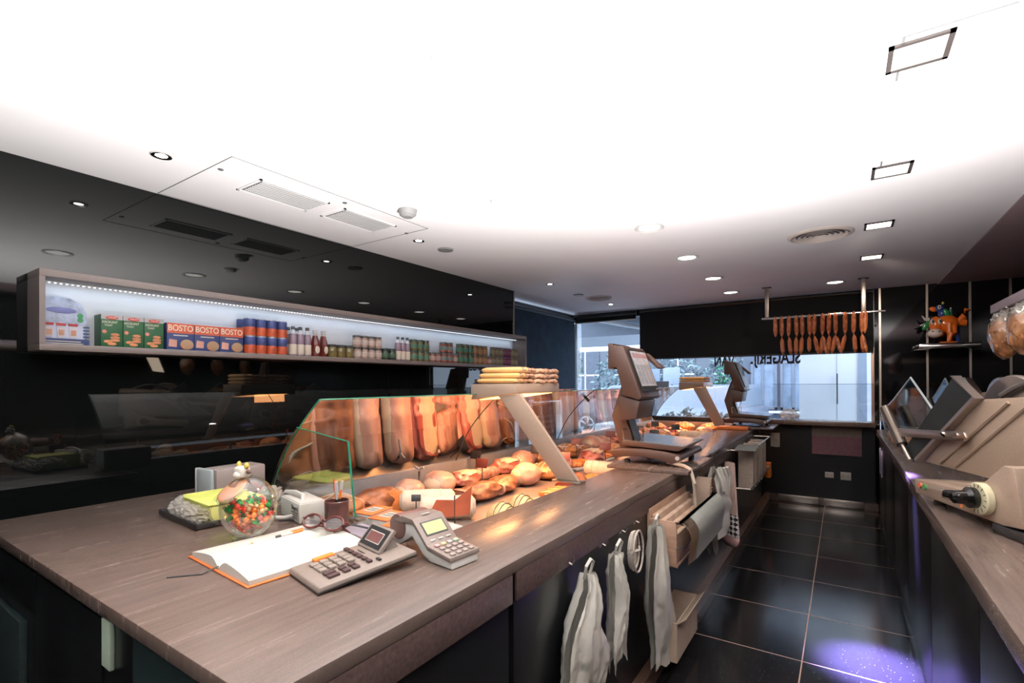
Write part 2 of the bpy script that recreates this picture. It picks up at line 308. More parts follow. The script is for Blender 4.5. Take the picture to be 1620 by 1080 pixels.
# ------------------------------------------------------------------ outside
XW=mat('white_render',(.86,.87,.88),.8,var=.03,vs=3); XG=mat('slate_cladding',(.10,.115,.15),.7,var=.1,vs=4)
struct('street',MB().bb(-30,12,6.9,40,-.25,-.08),mat('pale_paving',(.26,.28,.31),.9,var=.1,vs=2),'pale street outside the window')
t=thing('white_annex','bright white building front outside, right of the window view','building',(-.05,8.6,-.08)); MB().bb(-.50,.56,0,.3,0,3.6).build('wall',XW,t); MB().bb(.235,.33,-.02,0,0,1.95).build('door_leaf',mat('blue_grey_door',(.33,.38,.46),.6,var=.04),t)
MB().cyl((-.02,-.05,1.18),(-.02,-.05,1.62),.008).cyl((-.02,-.05,1.25),(-.02,0,1.25),.006).cyl((-.02,-.05,1.55),(-.02,0,1.55),.006).build('pull_handle',DARK,t)
MB().bb(-.027,-.020,-.004,0,0,2.3).build('door_joint',mat('pale_joint',(.5,.52,.55),.7,var=.02),t)
t=thing('grey_house','grey clad house with two framed windows across the street','building',(-1.15,12.2,-.08)); MB().bb(-.72,.62,0,3,0,4.2).build('wall',XG,t)
for i in range(26): pass
cl=MB()
for i in range(40): cl.bb(-.62+.031*i,-.62+.031*i+.018,-.02,0,.1,.82)
cl.build('cladding',XG,t); MB().bb(-.66,.62,-.05,0,.82,.87).build('sill',XW,t)
for a,b in ((-.56,-.04),(.02,.55)):
    f=MB()
    for q in ((a,a+.05,.9,1.95),(b-.05,b,.9,1.95),(a,b,.9,.95),(a,b,1.9,1.95),(a+(b-a)*.42,a+(b-a)*.5,.9,1.95)): f.bb(q[0],q[1],-.04,0,q[2],q[3])
    f=f.build('window_frame',mat('slate_frame',(.16,.175,.21),.6,var=.03),t); MB().bb(a+.04,b-.04,-.015,-.005,.94,1.91).build('window_pane',mat('sky_pane',(.22,.27,.34),.15,var=.25,vs=4),f)
t=thing('long_facade','long pale grey facade far behind the hedge and the silver car','building',(-9,21,-.08)); MB().bb(-9,7.2,0,2,0,7.5).build('wall',mat('far_facade',(.13,.145,.165),.8,var=.15,vs=.4),t)
for k in range(7):
    f=MB().bb(-7.9+2.1*k,-6.5+2.1*k,-.04,0,.8,2.9).build('window',mat('far_window',(.07,.085,.11),.2,var=.2),t); MB().bb(-7.22+2.1*k,-7.16+2.1*k,-.06,-.04,.8,2.9).bb(-7.9+2.1*k,-6.5+2.1*k,-.06,-.04,1.8,1.86).build('window_bars',XW,f)
def leafy(name,label,cat,loc,r,n,cols,ls,seed,grp=None,stem=True):
    t=thing(name,label,cat,loc,0,grp); q=random.Random(seed); b=MB()
    for i in range(n):
        d=Vector((q.gauss(0,1),q.gauss(0,1),q.gauss(0,1))).normalized()*(q.random()**.4)
        p=Vector((d.x*r[0],d.y*r[1],r[2]+d.z*r[2])); e=Euler((q.uniform(-1,1),q.uniform(-1,1),q.uniform(0,6.3))).to_matrix()
        s=ls*q.uniform(.6,1.3); vs=[b.bm.verts.new(p+e@Vector(v)*s) for v in ((-1,0,0),(0,-.45,.1),(1,0,0),(0,.45,.1))]; b.bm.faces.new(vs)
    b.build('foliage',mat(*cols),t)
    if stem: MB().cyl((0,0,0),(0,0,r[2]*1.1),max(.012,r[0]*.05),None,8).build('stem',mat('bark',(.2,.17,.14),.9,var=.2),t)
    return t
PG=('frosty_leaf',(.17,.24,.25),.7,0,.5,3); GG=('green_leaf',(.02,.20,.10),.6,0,.3,3)
for i,(x,y,r) in enumerate(((-4.9,17.5,(1.1,.8,1.25)),(-3.1,17.3,(.9,.8,1.3)),(-6.9,17.6,(1.1,.8,1.35)))): leafy('hedge_tree','pale leafy shrub across the street, %s from the grey house'%['second','nearest','farthest'][i],'shrub',(x,y,-.08),r,900,PG,.10,i,'shrubs across the street')
leafy('small_tree','bright green treetop beside the grey house','tree',(-2.45,13.2,-.08),(.32,.3,1.02),420,GG,.07,9)
for i,(x,s) in enumerate(((-2.12,.8),(-1.86,1),(-1.62,.9),(-1.36,.85))): leafy('window_plant','pale low plant just outside the shop window, %s from the left'%ORD[i],'plant',(x,7.35,.72),(.15*s,.12,.17*s),170,('pale_leaf',(.42,.48,.48),.6,0,.5,3),.045,20+i,'plants outside the window')
tag(MB().bb(-2.4,-1.1,7.2,7.5,-.08,.72).build('planter_box',mat('zinc_planter',(.22,.23,.25),.6,var=.05)),'grey planter outside the window under the low plants','planter')
leafy('hanging_plant','green trailing plant at the left of the tall window','plant',(-3.5,7.12,1.42),(.09,.09,.26),260,GG,.03,31,None,False)
leafy('trailing_plant','small dark plant low beside the white block outside','plant',(-3.38,7.2,.55),(.05,.05,.16),120,('dim_leaf',(.10,.17,.16),.7,0,.3,6),.025,32)
tag(MB().bb(-.55,.55,-.35,.35,0,.95,.02).build('white_block',XW,None,35,(-3.35,9.0,-.3)),'white block standing on the street before the car','block')
def car(name,label,loc,rot,body,L=4.1):
    t=thing(name,label,'car',loc,rot)
    pr=[(-L/2,.28),(-L/2,.75),(-L*.40,.92),(-L*.27,1.0),(-L*.14,1.42),(L*.22,1.45),(L*.36,1.02),(L*.47,.93),(L/2,.7),(L/2,.28)]
    MB().prism(pr,-.85,.85,'y',.05).build('body',body,t)
    gp=[(-L*.245,1.02),(-L*.13,1.36),(L*.19,1.38),(L*.31,1.04)]
    MB().prism(gp,-.866,-.855,'y').build('side_window',mat('car_glass',(.12,.15,.19),.35,var=.1),t)
    MB().bb(-L*.47,L*.47,-.862,-.85,.55,.62).build('door_trim',mat('car_trim',(.3,.32,.36),.4,var=.03),t)
    for x in (-L*.31,L*.31):
        wh=MB().cyl((x,-.87,.32),(x,-.67,.32),.33,None,28).build('wheel',mat('tyre',(.06,.065,.08),.8,var=.1),t)
        sp=MB().lathe([(.20,0),(.24,0),(.24,.02),(.20,.02),(.20,0)],28,(0,0,0),Matrix.Rotation(R(90),4,'X'))
        for k in range(5): a=2*math.pi*k/5; sp.box((.11*math.cos(a),-.01,.11*math.sin(a)),(.22,.02,.05),(0,-a,0))
        sp.xf(Matrix.Translation((x,-.872,.32))); sp.build('rim',mat('alloy',(.7,.72,.75),.3,.6,var=.03),wh)
    return t
car('parked_car','silver car with spoked wheels parked across the street',(-4.75,13.7,-.08),0,mat('silver_paint',(.22,.25,.29),.3,.2,var=.03))
car('parked_car','dark blue grey car parked in front of the hedge',(-2.35,10.75,-.08),R(84),mat('slate_paint',(.14,.165,.21),.4,.1,var=.03),3.2)
t=thing('awning','grey awning with white folding arms above the street front','awning',(-2.5,7.0,2.42))
MB().prism([(0,.02),(1.0,-.20),(1.0,-.17),(0,.05)],-1.6,3.0,'x').build('canopy',mat('awning_cloth',(.16,.18,.21),.9,var=.05),t)
for p,q in (((-.65,.05,-.04),(.35,.75,-.24)),((.35,.75,-.24),(-.30,1.4,-.36))): MB().cyl(p,q,.028,None,10).build('arm',XW,t)
MB().bb(-1.6,3.0,1.46,1.53,-.42,-.34).build('front_bar',XW,t)
t=thing('drain_pipe','pale drain pipe outside the tall window','pipe',(-3.62,7.3,-.08)); MB().tube([(0,0,0),(0,0,1.2),(.03,0,1.3),(.1,0,1.35),(.22,0,1.36)],.03,10).build('pipe',XW,t); MB().bb(-.05,.05,-.04,.04,.95,1.03).build('clamp',DARK,t)
for i,(x,y,z,w_,h,c,l) in enumerate(((-4.05,12.5,1.55,.42,.42,(.18,.22,.28),'dark square sign across the street, left one'),(-3.55,12.5,1.58,.42,.42,(.25,.29,.36),'grey square sign across the street, right one'),(-2.12,6.95,1.37,.22,.14,(.5,.55,.62),'small printed notice behind the window glass'))):
    t=thing('notice_sign',l,'sign',(x,y,z)); MB().bb(-w_/2,w_/2,-.012,.012,-h/2,h/2,.004).build('panel',mat('sign_%d'%i,c,.6,var=.04),t)
    MB().cyl((0,.02,-h/2-(z+.08-h/2 if y>8 else .08)),(0,.02,h/2),.012,None,8).build('post',DARK,t)
# window lettering, read from the street
LET=mat('window_letter_black',(.012,.014,.02),.6,var=.05)
t=thing('window_lettering','black SLAGERIJ VAN lettering on the window glass, reversed from inside','lettering',(-.416,6.795,1.70))
text('SLAGERIJ',.205,'word_slagerij',LET,t,(0,0,.01),(R(90),0,R(180)),.0015,'LEFT',.62,.005)
text('VAN',.19,'word_van',LET,t,(-.73,0,-.015),(R(90),0,R(180)),.0015,'LEFT',.62,.004)
# seen through the display glass on the left: board, posts, posters
t=thing('chalkboard_sign','grey chalkboard with white handwriting beyond the display glass','sign',(-3.24,5.62,.25),0); MB().bb(-.012,.012,-.30,.30,0,.92,.004).build('board',mat('chalk_grey',(.14,.155,.18),.8,var=.2,vs=8),t)
ck=mat('chalk_white',(.7,.72,.74),.9,var=.05); q=random.Random(4)
for k in range(5):
    z=.74-.07*k; pts=[(.0145,-.2+.4*i/24,z+.018*math.sin(i*2.1+k)+q.uniform(-.008,.008)) for i in range(25)]; MB().tube(pts,.003,5).build('chalk_line',ck,t)
for k in range(4):
    pts=[(.0145,-.24+.48*i/12,.08+.09*k+.05*math.sin(i*1.4+k*2)) for i in range(13)]; MB().tube(pts,.005,5).build('chalk_scrawl',ck,t)
for y,wd,l in ((5.06,.22,'white upright panel left of the chalkboard'),(6.22,.34,'white upright panel right of the chalkboard')):
    tag(MB().bb(-.02,.02,-wd/2,wd/2,0,1.24,.004).build('side_panel_white',XW,None,35,(-3.22,y,.0005)),l,'panel')
t=thing('meat_poster','poster strip with orange and red meat pictures beyond the bread tray','poster',(-3.25,6.0,1.27)); MB().bb(-.008,.008,-.62,.42,-.08,.07).build('backing',mat('maroon_print',(.25,.06,.05),.6,var=.3,vs=10),t)
for k,c in enumerate(((.75,.16,.05),(.65,.10,.09),(.80,.22,.03),(.72,.2,.12),(.7,.17,.03))): MB().bb(.008,.0095,-.58+.2*k,-.43+.2*k,-.075,.065).build('picture',mat('meat_print_%d'%k,c,.6,var=.2,vs=14),t)
# ------------------------------------------------------------------ lit wall shelf and its goods
SH=mat('shelf_lacquer',(.17,.135,.125),.45,var=.03,vs=6); SHW=mat('shelf_white',(.80,.82,.86),.6,var=.01)
t=thing('lit_wall_shelf','long white box shelf with a lit back on the black wall','shelf',(-3.03,.647,1.58)); Y1=3.93
MB().bb(0.0005,.006,.02,Y1-.02,.03,.32).build('back_panel',SHW,t)
MB().bb(0.0005,.175,0,Y1,0,.029,.002).build('bottom_board',SH,t); MB().bb(0.0005,.175,0,Y1,.32,.352,.002).build('top_board',SH,t)
for y in (0,Y1-.02): MB().bb(0.0005,.1745,y,y+.02,.0295,.3195).build('end_board',SH,t)
st=MB().bb(.05,.062,.03,Y1-.03,.314,.3195).build('led_strip',mat('led_tape',(.8,.82,.85),.5,var=.02),t)
b=MB()
for k in range(190): b.box((.056,.04+k*.0204,.3125),(.006,.007,.003))
b.build('led_beads',emis('led_glow',(.80,.90,1),4),st)
lamp('shelf_led','AREA',(-2.972,.647+Y1/2,1.888),1.6,(.66,.82,1),.03,(-2.985,.647+Y1/2,1.6),sizey=Y1-.1)
bpy.data.objects['shelf_led'].rotation_euler=(0,R(12),0)
ZB=1.6095
def facetext(s,size,nm,m,p,x,y,z,sx=1,bold=.0): return text(s,size,nm,m,p,(x,y,z),(R(90),0,R(90)),.0003,'CENTER',sx,bold)
CR=mat('cream_print',(.78,.72,.6),.6,var=.03); RED=mat('red_print',(.42,.03,.025),.5,var=.1); GRN=mat('dark_green_card',(.012,.085,.028),.5,var=.25,vs=8)
NAVY=mat('navy_card',(.03,.05,.16),.5,var=.2,vs=8); TOAST=mat('toast_print',(.55,.22,.10),.6,var=.3,vs=30)
# standing advert
t=thing('advert_card','blue and white advert card of spread tubs at the shelf\'s left end','card',(-3.0,.765,ZB))
MB().bb(-.003,.003,-.092,.092,0,.035).build('footer_band',NAVY,t); MB().bb(-.003,.003,-.092,.075,.035,.10).build('tub_panel',mat('pale_blue_print',(.62,.68,.85),.6,var=.05),t)
q=MB(); pts=[(-.092,.10),(.085,.10),(.08,.16),(.06,.2),(.02,.222),(-.04,.225),(-.092,.205)]; q.prism(pts,-.003,.003,'x'); q.build('picture_panel',mat('picture_blue',(.45,.52,.68),.6,.0,.45,24),t)
MB().ell((.004,-.01,.165),(.002,.055,.014)).build('knife_print',mat('knife_print',(.18,.2,.45),.5,var=.3),t)
for k in range(3):
    y=-.055+.043*k; MB().prism([(y-.016,.09),(y+.016,.09),(y+.012,.04),(y-.012,.04)],.003,.006,'x').build('tub_print',mat('tub_print',(.66,.62,.66),.6,var=.06),t); MB().bb(.003,.006,y-.017,y+.017,.094,.105).build('tub_lid_print',RED,t); MB().bb(.006,.007,y-.008,y+.011,.05,.075).build('tub_label',mat('tub_label',(.5,.25,.16),.6,var=.2),t)
for z in (.125,.145): MB().cyl((.003,.058,z),(.006,.058,z),.011).build('badge',mat('badge_green',(.05,.28,.10),.5,var=.1),t)
for y in (-.085,.08):
    for k in range(4): MB().bb(.0032,.005,y-.012,y+.012,.043+k*.015,.050+k*.015).build('stripe',NAVY,t)
MB().bb(.003,.0038,-.07,.06,.020,.024).build('caption_line',CR,t); MB().bb(.003,.0038,-.08,.07,.010,.014).build('caption_line',CR,t)
# toast boxes
def toast(y,label):
    t=thing('toast_box',label,'box',(-2.985,y,ZB),0,'green toast boxes'); MB().bb(-.04,.05,-.043,.043,0,.158,.0015).build('carton',GRN,t)
    MB().bb(.0502,.0508,-.043,.043,.135,.158).build('grey_band',mat('grey_print',(.38,.36,.38),.5,var=.05),t); MB().ell((.0505,.0,.143),(.0012,.026,.009)).build('brand_oval',RED,t)
    facetext('HAUST',.011,'brand_text',CR,t,.0518,.002,.143); facetext('KROKANT',.016,'title_text',CR,t,.0508,-.008,.121,.8); facetext('TOAST',.013,'subtitle_text',CR,t,.0508,-.014,.106,.8)
    for (a,z,r) in ((.012,.062,.018),(.012,.047,.02),(.012,.034,.02),(-.016,.028,.017),(.0,.017,.018)): MB().ell((.0505,a,z),(.0015,r,.0075)).build('toast_picture',TOAST,t)
    MB().ell((.0505,-.03,.075),(.0012,.009,.009)).build('round_seal',mat('seal_pink',(.62,.2,.15),.5,var=.1),t)
for i,y in enumerate((.926,1.014,1.102)): toast(y,'green toast carton, %s of the three on the lit shelf'%['left','middle','right'][i])
def rice(y,label):
    t=thing('rice_box',label,'box',(-2.985,y,ZB),0,'orange and blue rice boxes'); MB().bb(-.04,.05,-.065,.065,0,.144,.0015).build('carton',NAVY,t)
    MB().bb(.0502,.051,-.065,.065,.092,.144).build('orange_band',mat('rice_orange',(.56,.10,.04),.5,var=.08),t); facetext('BOSTO',.044,'brand_text',CR,t,.0512,0,.118,.85,.0006)
    MB().bb(.0502,.0508,-.035,.035,.078,.083).build('subtitle_line',CR,t); MB().ell((.0505,.03,.033),(.003,.033,.028)).build('food_picture',mat('rice_food',(.62,.50,.32),.6,0,.5,30,col2=(.55,.2,.08)),t)
    MB().prism([(-.058,.02),(-.02,.018),(-.018,.055),(-.055,.06)],.0502,.0515,'x').build('photo_panel',mat('photo_pink',(.55,.28,.22),.6,var=.2),t)
for i,y in enumerate((1.225,1.358,1.491)): rice(y,'orange and blue rice carton, %s of the three on the lit shelf'%['left','middle','right'][i])
# cylinders of every kind
def can0():
    t=thing('tin_can','x','can',(0,0,0),0,'red and blue tins'); MB().lathe([(0,0),(.031,0),(.032,.002),(.032,.103),(.031,.105),(.028,.103),(0,.103)],24).build('tin',mat('tin_metal',(.4,.42,.45),.3,.8,var=.05),t)
    MB().lathe([(.0323,.004),(.0325,.005),(.0325,.052),(.0323,.053)],24).build('red_label',mat('tin_red',(.45,.07,.02),.45,var=.35,vs=25),t)
    MB().lathe([(.0323,.053),(.0325,.054),(.0325,.100),(.0323,.101)],24).build('blue_label',mat('tin_blue',(.04,.06,.20),.45,var=.5,vs=25),t)
    return t
def bottle0():
    t=thing('dressing_bottle','x','bottle',(0,0,0),0,'clear bottles with pale labels'); MB().lathe([(0,0),(.022,0),(.0235,.003),(.0235,.12),(.02,.14),(.010,.158),(.009,.17),(0,.17)],20).build('body',mat('violet_grey_sauce',(.24,.17,.22),.25,var=.2,vs=20),t)
    MB().lathe([(.0238,.008),(.0242,.009),(.0242,.072),(.0238,.073)],20).build('label',mat('pale_label',(.68,.60,.50),.6,var=.05),t); MB().lathe([(.011,.166),(.0125,.168),(.0125,.185),(.011,.186),(0,.186)],16).build('cap',mat('dark_cap',(.06,.07,.08),.4,var=.1),t)
    MB().lathe([(.0205,.1395),(.0105,.1585),(.0095,.166)],20).build('clear_neck',mat('pale_neck',(.60,.64,.70),.15,var=.05),t); return t
def ketchup0():
    t=thing('ketchup_bottle','x','bottle',(0,0,0),0,'ketchup bottles'); MB().lathe([(0,0),(.026,0),(.029,.005),(.029,.085),(.024,.11),(.013,.145),(.012,.155),(0,.155)],8).build('body',mat('ketchup_red',(.13,.018,.015),.2,var=.3,vs=15),t)
    MB().lathe([(.0125,.150),(.0155,.152),(.0155,.174),(0,.175)],16).build('cap',mat('pale_cap',(.55,.55,.58),.4,var=.03),t); MB().ell((.0275,0,.045),(.004,.017,.026)).build('label',mat('pale_label',(.68,.60,.50)),t); MB().lathe([(.0145,.138),(.015,.139),(.0135,.149)],8).build('neck_band',mat('pale_label',(.68,.6,.5)),t); return t
def jar0(name,r,h,glassc,lidc,labc,cat='jar',grp=None,k=0):
    t=thing(name,'x',cat,(0,0,0),0,grp); MB().lathe([(0,0),(r*.92,0),(r,.004),(r,h*.72),(r*.86,h*.82),(0,h*.82)],20).build('glass_body',mat('jarfill_%s'%name,glassc,.15,var=.35,vs=30),t)
    MB().lathe([(r*.84,h*.80),(r*.94,h*.81),(r*.94,h*.985),(r*.9,h),(0,h)],20).build('lid',mat('jarlid_%s'%name,lidc,.35,.3,var=.05),t)
    if labc: MB().lathe([(r*1.004,h*.2),(r*1.012,h*.21),(r*1.012,h*.6),(r*1.004,h*.61)],20).build('label',mat('jarlabel_%s'%name,labc,.6,var=.12,vs=40),t)
    return t
first={}
def put(key,mk,y,x,z,label,grp=None):
    if key not in first: o=mk(); first[key]=o; o.location=(x,y,z); o['label']=label
    else: o=dup(first[key],(x,y,z),rnd.uniform(-.25,.25),label)
    if grp: o['group']=grp
    return o
XF=-2.915
for i,y in enumerate((1.594,1.661,1.728,1.795)):
    for k in range(2): put('can',can0,y,XF-.02,ZB+.1055*k,'red and blue tin, %s column from the rice boxes, %s'%(ORD[i],['bottom one','top one'][k]))
put('can',can0,1.59,XF-.088,ZB,'red and blue tin hidden behind the first column, bottom one'); put('can',can0,1.59,XF-.088,ZB+.1055,'red and blue tin peeping out behind the first column, top one')
for i,y in enumerate((1.861,1.912,1.963)): put('bot',bottle0,y,XF,ZB,'clear dressing bottle with pale label beside the tins, %s one'%['left','middle','right'][i])
for i,y in enumerate((1.862,1.925)): put('bot',bottle0,y,XF-.055,ZB,'clear dressing bottle in the second row behind the front three, %s one'%['left','right'][i])
for i,y in enumerate((2.02,2.082)): put('ket',ketchup0,y,XF,ZB,'dark red ketchup bottle with shield label, %s of the pair'%['left','right'][i])
G1=lambda: jar0('pickle_jar',.033,.088,(.16,.12,.04),(.05,.05,.05),None,grp='low olive jars')
for i,y in enumerate((2.15,2.219,2.288)): put('g1',G1,y,XF,ZB,'low olive green jar with black lid, %s of the three'%['left','middle','right'][i])
G2=lambda: jar0('sauce_jar',.031,.083,(.36,.26,.22),(.10,.09,.09),(.50,.40,.35),grp='stacked beige jars')
for i,y in enumerate((2.36,2.424,2.488,2.552)):
    for k in range(2): put('g2',G2,y,XF,ZB+.0835*k,'beige labelled jar, %s column of the stack of eight, %s'%(ORD[i],['bottom','top'][k]))
G3=lambda: jar0('dark_jar',.033,.088,(.03,.04,.03),(.04,.06,.05),(.05,.10,.06),grp='dark jars')
for i,y in enumerate((2.622,2.692)): put('g3',G3,y,XF,ZB,'small dark jar by the beige stack, %s one'%['left','right'][i])
for i,y in enumerate((2.757,2.808,2.859)): put('bot',bottle0,y,XF,ZB,'clear dressing bottle in the middle of the lit shelf, %s of three'%['left','middle','right'][i],'clear bottles mid shelf')
G4=lambda: jar0('gherkin_jar',.034,.088,(.14,.11,.05),(.06,.10,.08),(.07,.16,.10),grp='stacked gherkin jars')
for i,y in enumerate((2.925,2.996,3.067)):
    for k in range(2): put('g4',G4,y,XF,ZB+.0885*k,'olive jar with green label right of the middle bottles, %s column, %s'%(ORD[i],['bottom','top'][k]))
G5=lambda: jar0('red_jar',.032,.083,(.26,.12,.10),(.12,.12,.12),(.45,.30,.27),grp='single reddish jars')
for i,y in enumerate((3.146,3.214)): put('g5',G5,y,XF,ZB,'low reddish jar standing alone before the next stack, %s one'%['left','right'][i])
G6=lambda: jar0('pepper_jar',.036,.088,(.26,.06,.04),(.10,.11,.11),(.18,.22,.20),grp='stacked pepper jars')
for i,y in enumerate((3.292,3.368)):
    for k in range(2): put('g6',G6,y,XF,ZB+.0885*k,'red pepper jar, %s column of the stack of four, %s'%(['left','right'][i],['bottom','top'][k]))
put('g5',G5,3.44,XF,ZB,'low reddish jar between the red pepper stack and the long green stack')
G7=lambda: jar0('relish_jar',.035,.088,(.10,.09,.05),(.05,.08,.06),(.04,.16,.10),grp='green relish jars'); G8=lambda: jar0('orange_relish_jar',.035,.088,(.24,.12,.05),(.10,.09,.07),(.30,.17,.08),grp='orange relish jars')
for i,y in enumerate((3.514,3.588,3.662,3.736,3.81,3.884)):
    for k in range(2): put('g7' if i<3 else 'g8',G7 if i<3 else G8,y,XF,ZB+.0885*k,'%s relish jar, %s column of the stack of twelve, %s'%('green' if i<3 else 'orange',ORD[i],['bottom','top'][k]))
put('g5',G5,3.957,XF,ZB,'low reddish jar between the stack of twelve and the last stack')
G9=lambda: jar0('mustard_jar',.031,.088,(.17,.13,.07),(.09,.09,.08),(.20,.17,.11),grp='end mustard jars'); G10=lambda: jar0('beet_jar',.031,.088,(.14,.02,.05),(.07,.05,.12),(.16,.05,.10),grp='end beet jars')
for i,y in enumerate((4.03,4.098,4.166,4.234,4.302,4.37,4.438)):
    b=i in (3,4)
    for k in range(2): put('g10' if b else 'g9',G10 if b else G9,y,XF,ZB+.0885*k,'%s jar, %s column of the last stack on the lit shelf, %s'%('purple beet' if b else 'ochre mustard',ORD[i],['bottom','top'][k]))
# ------------------------------------------------------------------ service counter and display case
ZT=.92
m=MB().prism([(-2.655,.437),(-.785,.437),(-.785,6.47),(-1.13,6.47),(-1.13,1.2),(-2.655,1.2)],.885,ZT,'z',.003)
tag(m.build('stone_worktop',STONE),'brown grey stone worktop running from the paying end along the display case','worktop')
t=thing('counter_base','black cabinet block under the near end of the worktop','cabinet',(-1.7,.83,0))
MB().bb(-.92,.895,-.355,.355,0,.884).build('body',BLACK,t)
PAN=mat('teal_black_panel',(.018,.03,.032),.4,var=.3,vs=120)
MB().bb(.335,.89,-.362,-.355,.0,.845,.002).build('front_panel',PAN,t); MB().bb(-.41,.14,-.362,-.355,.0,.84,.002).build('front_panel',BLACK,t); MB().bb(-.915,-.42,-.362,-.355,.71,.84,.002).build('drawer_front',BLACK,t); MB().bb(-.915,-.53,-.375,-.355,0,.66,.002).build('cupboard_door',PAN,t)
MB().bb(.9,.914,-.39,.35,.80,.884,.002).build('stone_apron',mat('dark_stone_apron',(.085,.055,.05),.3,var=.35,vs=90),t)
MB().bb(.155,.209,-.366,-.355,.73,.849,.002).build('pale_strip',mat('pale_green_strip',(.55,.68,.52),.6,var=.1),t)
MB().bb(-.918,.892,-.364,-.356,.851,.884).build('edge_band',mat('teal_edge',(.05,.09,.09),.4,var=.2,vs=90),t)
t=thing('display_case','refrigerated meat display case with curved glass front and stone apron','display case',(-1.45,3.85,0))
MB().bb(-.66,.32,-2.65,2.72,.0795,.78).build('body',BLACK,t); MB().bb(-.62,.32,-2.65,2.72,0.0,.0795).build('plinth',DARK,t)
MB().bb(.322,.652,-2.65,2.60,.0,.882).build('staff_front',BLACK,t); MB().bb(.655,.664,-2.65,2.62,.80,.884,.002).build('stone_apron',mat('dark_stone_apron',(.085,.055,.05),.3,var=.35,vs=90),t)
MB().bb(-.64,.31,-2.64,2.70,.78,.80).build('meat_deck',mat('tray_steel',(.42,.36,.32),.35,.7,var=.1,vs=3),t)
MB().bb(-.69,-.64,-2.66,2.72,.74,.925,.004).build('front_rim',mat('rim_grey',(.22,.23,.25),.4,.3,var=.1),t); MB().bb(.312,.32,-2.64,2.70,.80,.884).build('back_rim',STEEL,t); MB().bb(-.64,.31,2.70,2.72,.78,.92).build('end_rim',STEEL,t); MB().bb(-.64,.31,-2.66,-2.64,.78,.884).build('end_rim',STEEL,t)
gp=[(-2.10,.926),(-2.072,.98),(-2.043,1.04),(-2.008,1.10),(-1.967,1.155),(-1.914,1.215),(-1.855,1.272),(-1.80,1.322),(-1.744,1.365)]
gp=[(x+1.45,z) for x,z in gp]
def gpf(v):
    f=v*(len(gp)-1); i=min(int(f),len(gp)-2); f-=i
    # smooth Catmull-Rom through the profile
    P=[gp[max(i-1,0)],gp[i],gp[i+1],gp[min(i+2,len(gp)-1)]]
    c=lambda a,b,c_,d:.5*((2*b)+(-a+c_)*f+(2*a-5*b+4*c_-d)*f*f+(-a+3*b-3*c_+d)*f**3)
    return c(*[p[0] for p in P]),c(*[p[1] for p in P])
ys=[-2.62,-1.36,.02,1.36,2.70]
for a,b in zip(ys,ys[1:]):
    g=MB().sheet(2,40,lambda u,v:(gpf(v)[0],a+.003+(b-a-.006)*u,gpf(v)[1])).build('front_glass',VGLS,t,60)
    MB().tube([(gpf(v/20)[0],b-.001,gpf(v/20)[1]) for v in range(21)],.0035,6).build('glass_joint',DARK,g)
MB().tube([(gp[-1][0],-2.62,gp[-1][1]+.001),(gp[-1][0],2.70,gp[-1][1]+.001)],.003,6).build('top_glass_edge',GEDGE,t)
MB().tube([(gpf(v/20)[0],-2.622,gpf(v/20)[1]) for v in range(21)],.0035,6).build('end_glass_edge',GEDGE,t)
for y in (0.02,1.36):
    c=gpf(.82); MB().cyl((c[0]-.015,y,c[1]+.015),(c[0]+.03,y,c[1]-.03),.012).build('glass_clip',DARK,t)
ep=[(-.66,.926)]+[gpf(v/20) for v in range(2,15)]+[(-.105,1.211),(-.084,1.061),(-.062,.922)]
MB().prism(ep,-2.636,-2.630,'y').build('end_glass',glass('end_glass',(.95,.97,.96),.06,0,.4),t)
MB().tube([(-.105,-2.633,1.211),(-.084,-2.633,1.061),(-.062,-2.633,.922)],.004,6).tube([gpf(14/20)[:1]+(-2.633,)+gpf(14/20)[1:],(-.105,-2.633,1.211)],.0025,6).build('end_glass_rim',GEDGE,t)
MB().bb(-.09,-.03,-2.65,-2.61,.9202,.932,.002).build('glass_clamp',STEEL,t)
# lamp trays carried on slanted arms
def lamptray(y,x0,x1,label,en):
    t=thing('lamp_tray',label,'lamp tray',(-1.09,y,ZT)); xa=x0+1.09; xb=x1+1.09
    MB().prism([(xa,.415),(xb,.453),(xb,.505),(xa,.503)],0,.5,'y',.003).build('tray_box',BEIGE,t)
    MB().prism([(xa+.03,.413),(xb-.03,.4475),(xb-.03,.4455),(xa+.03,.411)],.04,.46,'y').build('lamp_diffuser',emis('warm_lamp',(1,.44,.15),6),t)
    MB().prism([(-.14,.012),(-.02,.012),(xb+.02,.452),(xb-.12,.436)],.01,.035,'y',.002).build('arm',BEIGE,t); MB().bb(-.16,.0,-.01,.06,.0005,.012,.002).build('foot',STEEL,t)
    lamp('tray_lamp','AREA',((x0+x1)/2,y+.25,1.325),en*1.25,(1,.42,.15),.28,((x0+x1)/2-.05,y+.25,.5),sizey=.45)
    return t
lamptray(2.25,-1.783,-1.478,'beige lamp tray on a slanted arm over the near meat, loaded with dried sausages',16); lamptray(6.0,-1.62,-1.34,'beige lamp tray on a slanted arm at the far end of the display',14)
def ord_(i):
    tens=['','twenty']; base=['first','second','third','fourth','fifth','sixth','seventh','eighth','ninth','tenth','eleventh','twelfth','thirteenth','fourteenth','fifteenth','sixteenth','seventeenth','eighteenth','nineteenth','twentieth']
    return base[i] if i<20 else 'twenty-'+base[i-20]
ROAST=mat('roast_brown',(.46,.13,.04),.38,0,.6,9,.5,24,col2=(.62,.27,.10)); HAM=mat('ham_pink',(.62,.27,.19),.35,0,.3,14,.3,30,col2=(.72,.42,.30)); CRM=mat('cream_rind',(.66,.50,.34),.45,0,.15,12,.2,30)
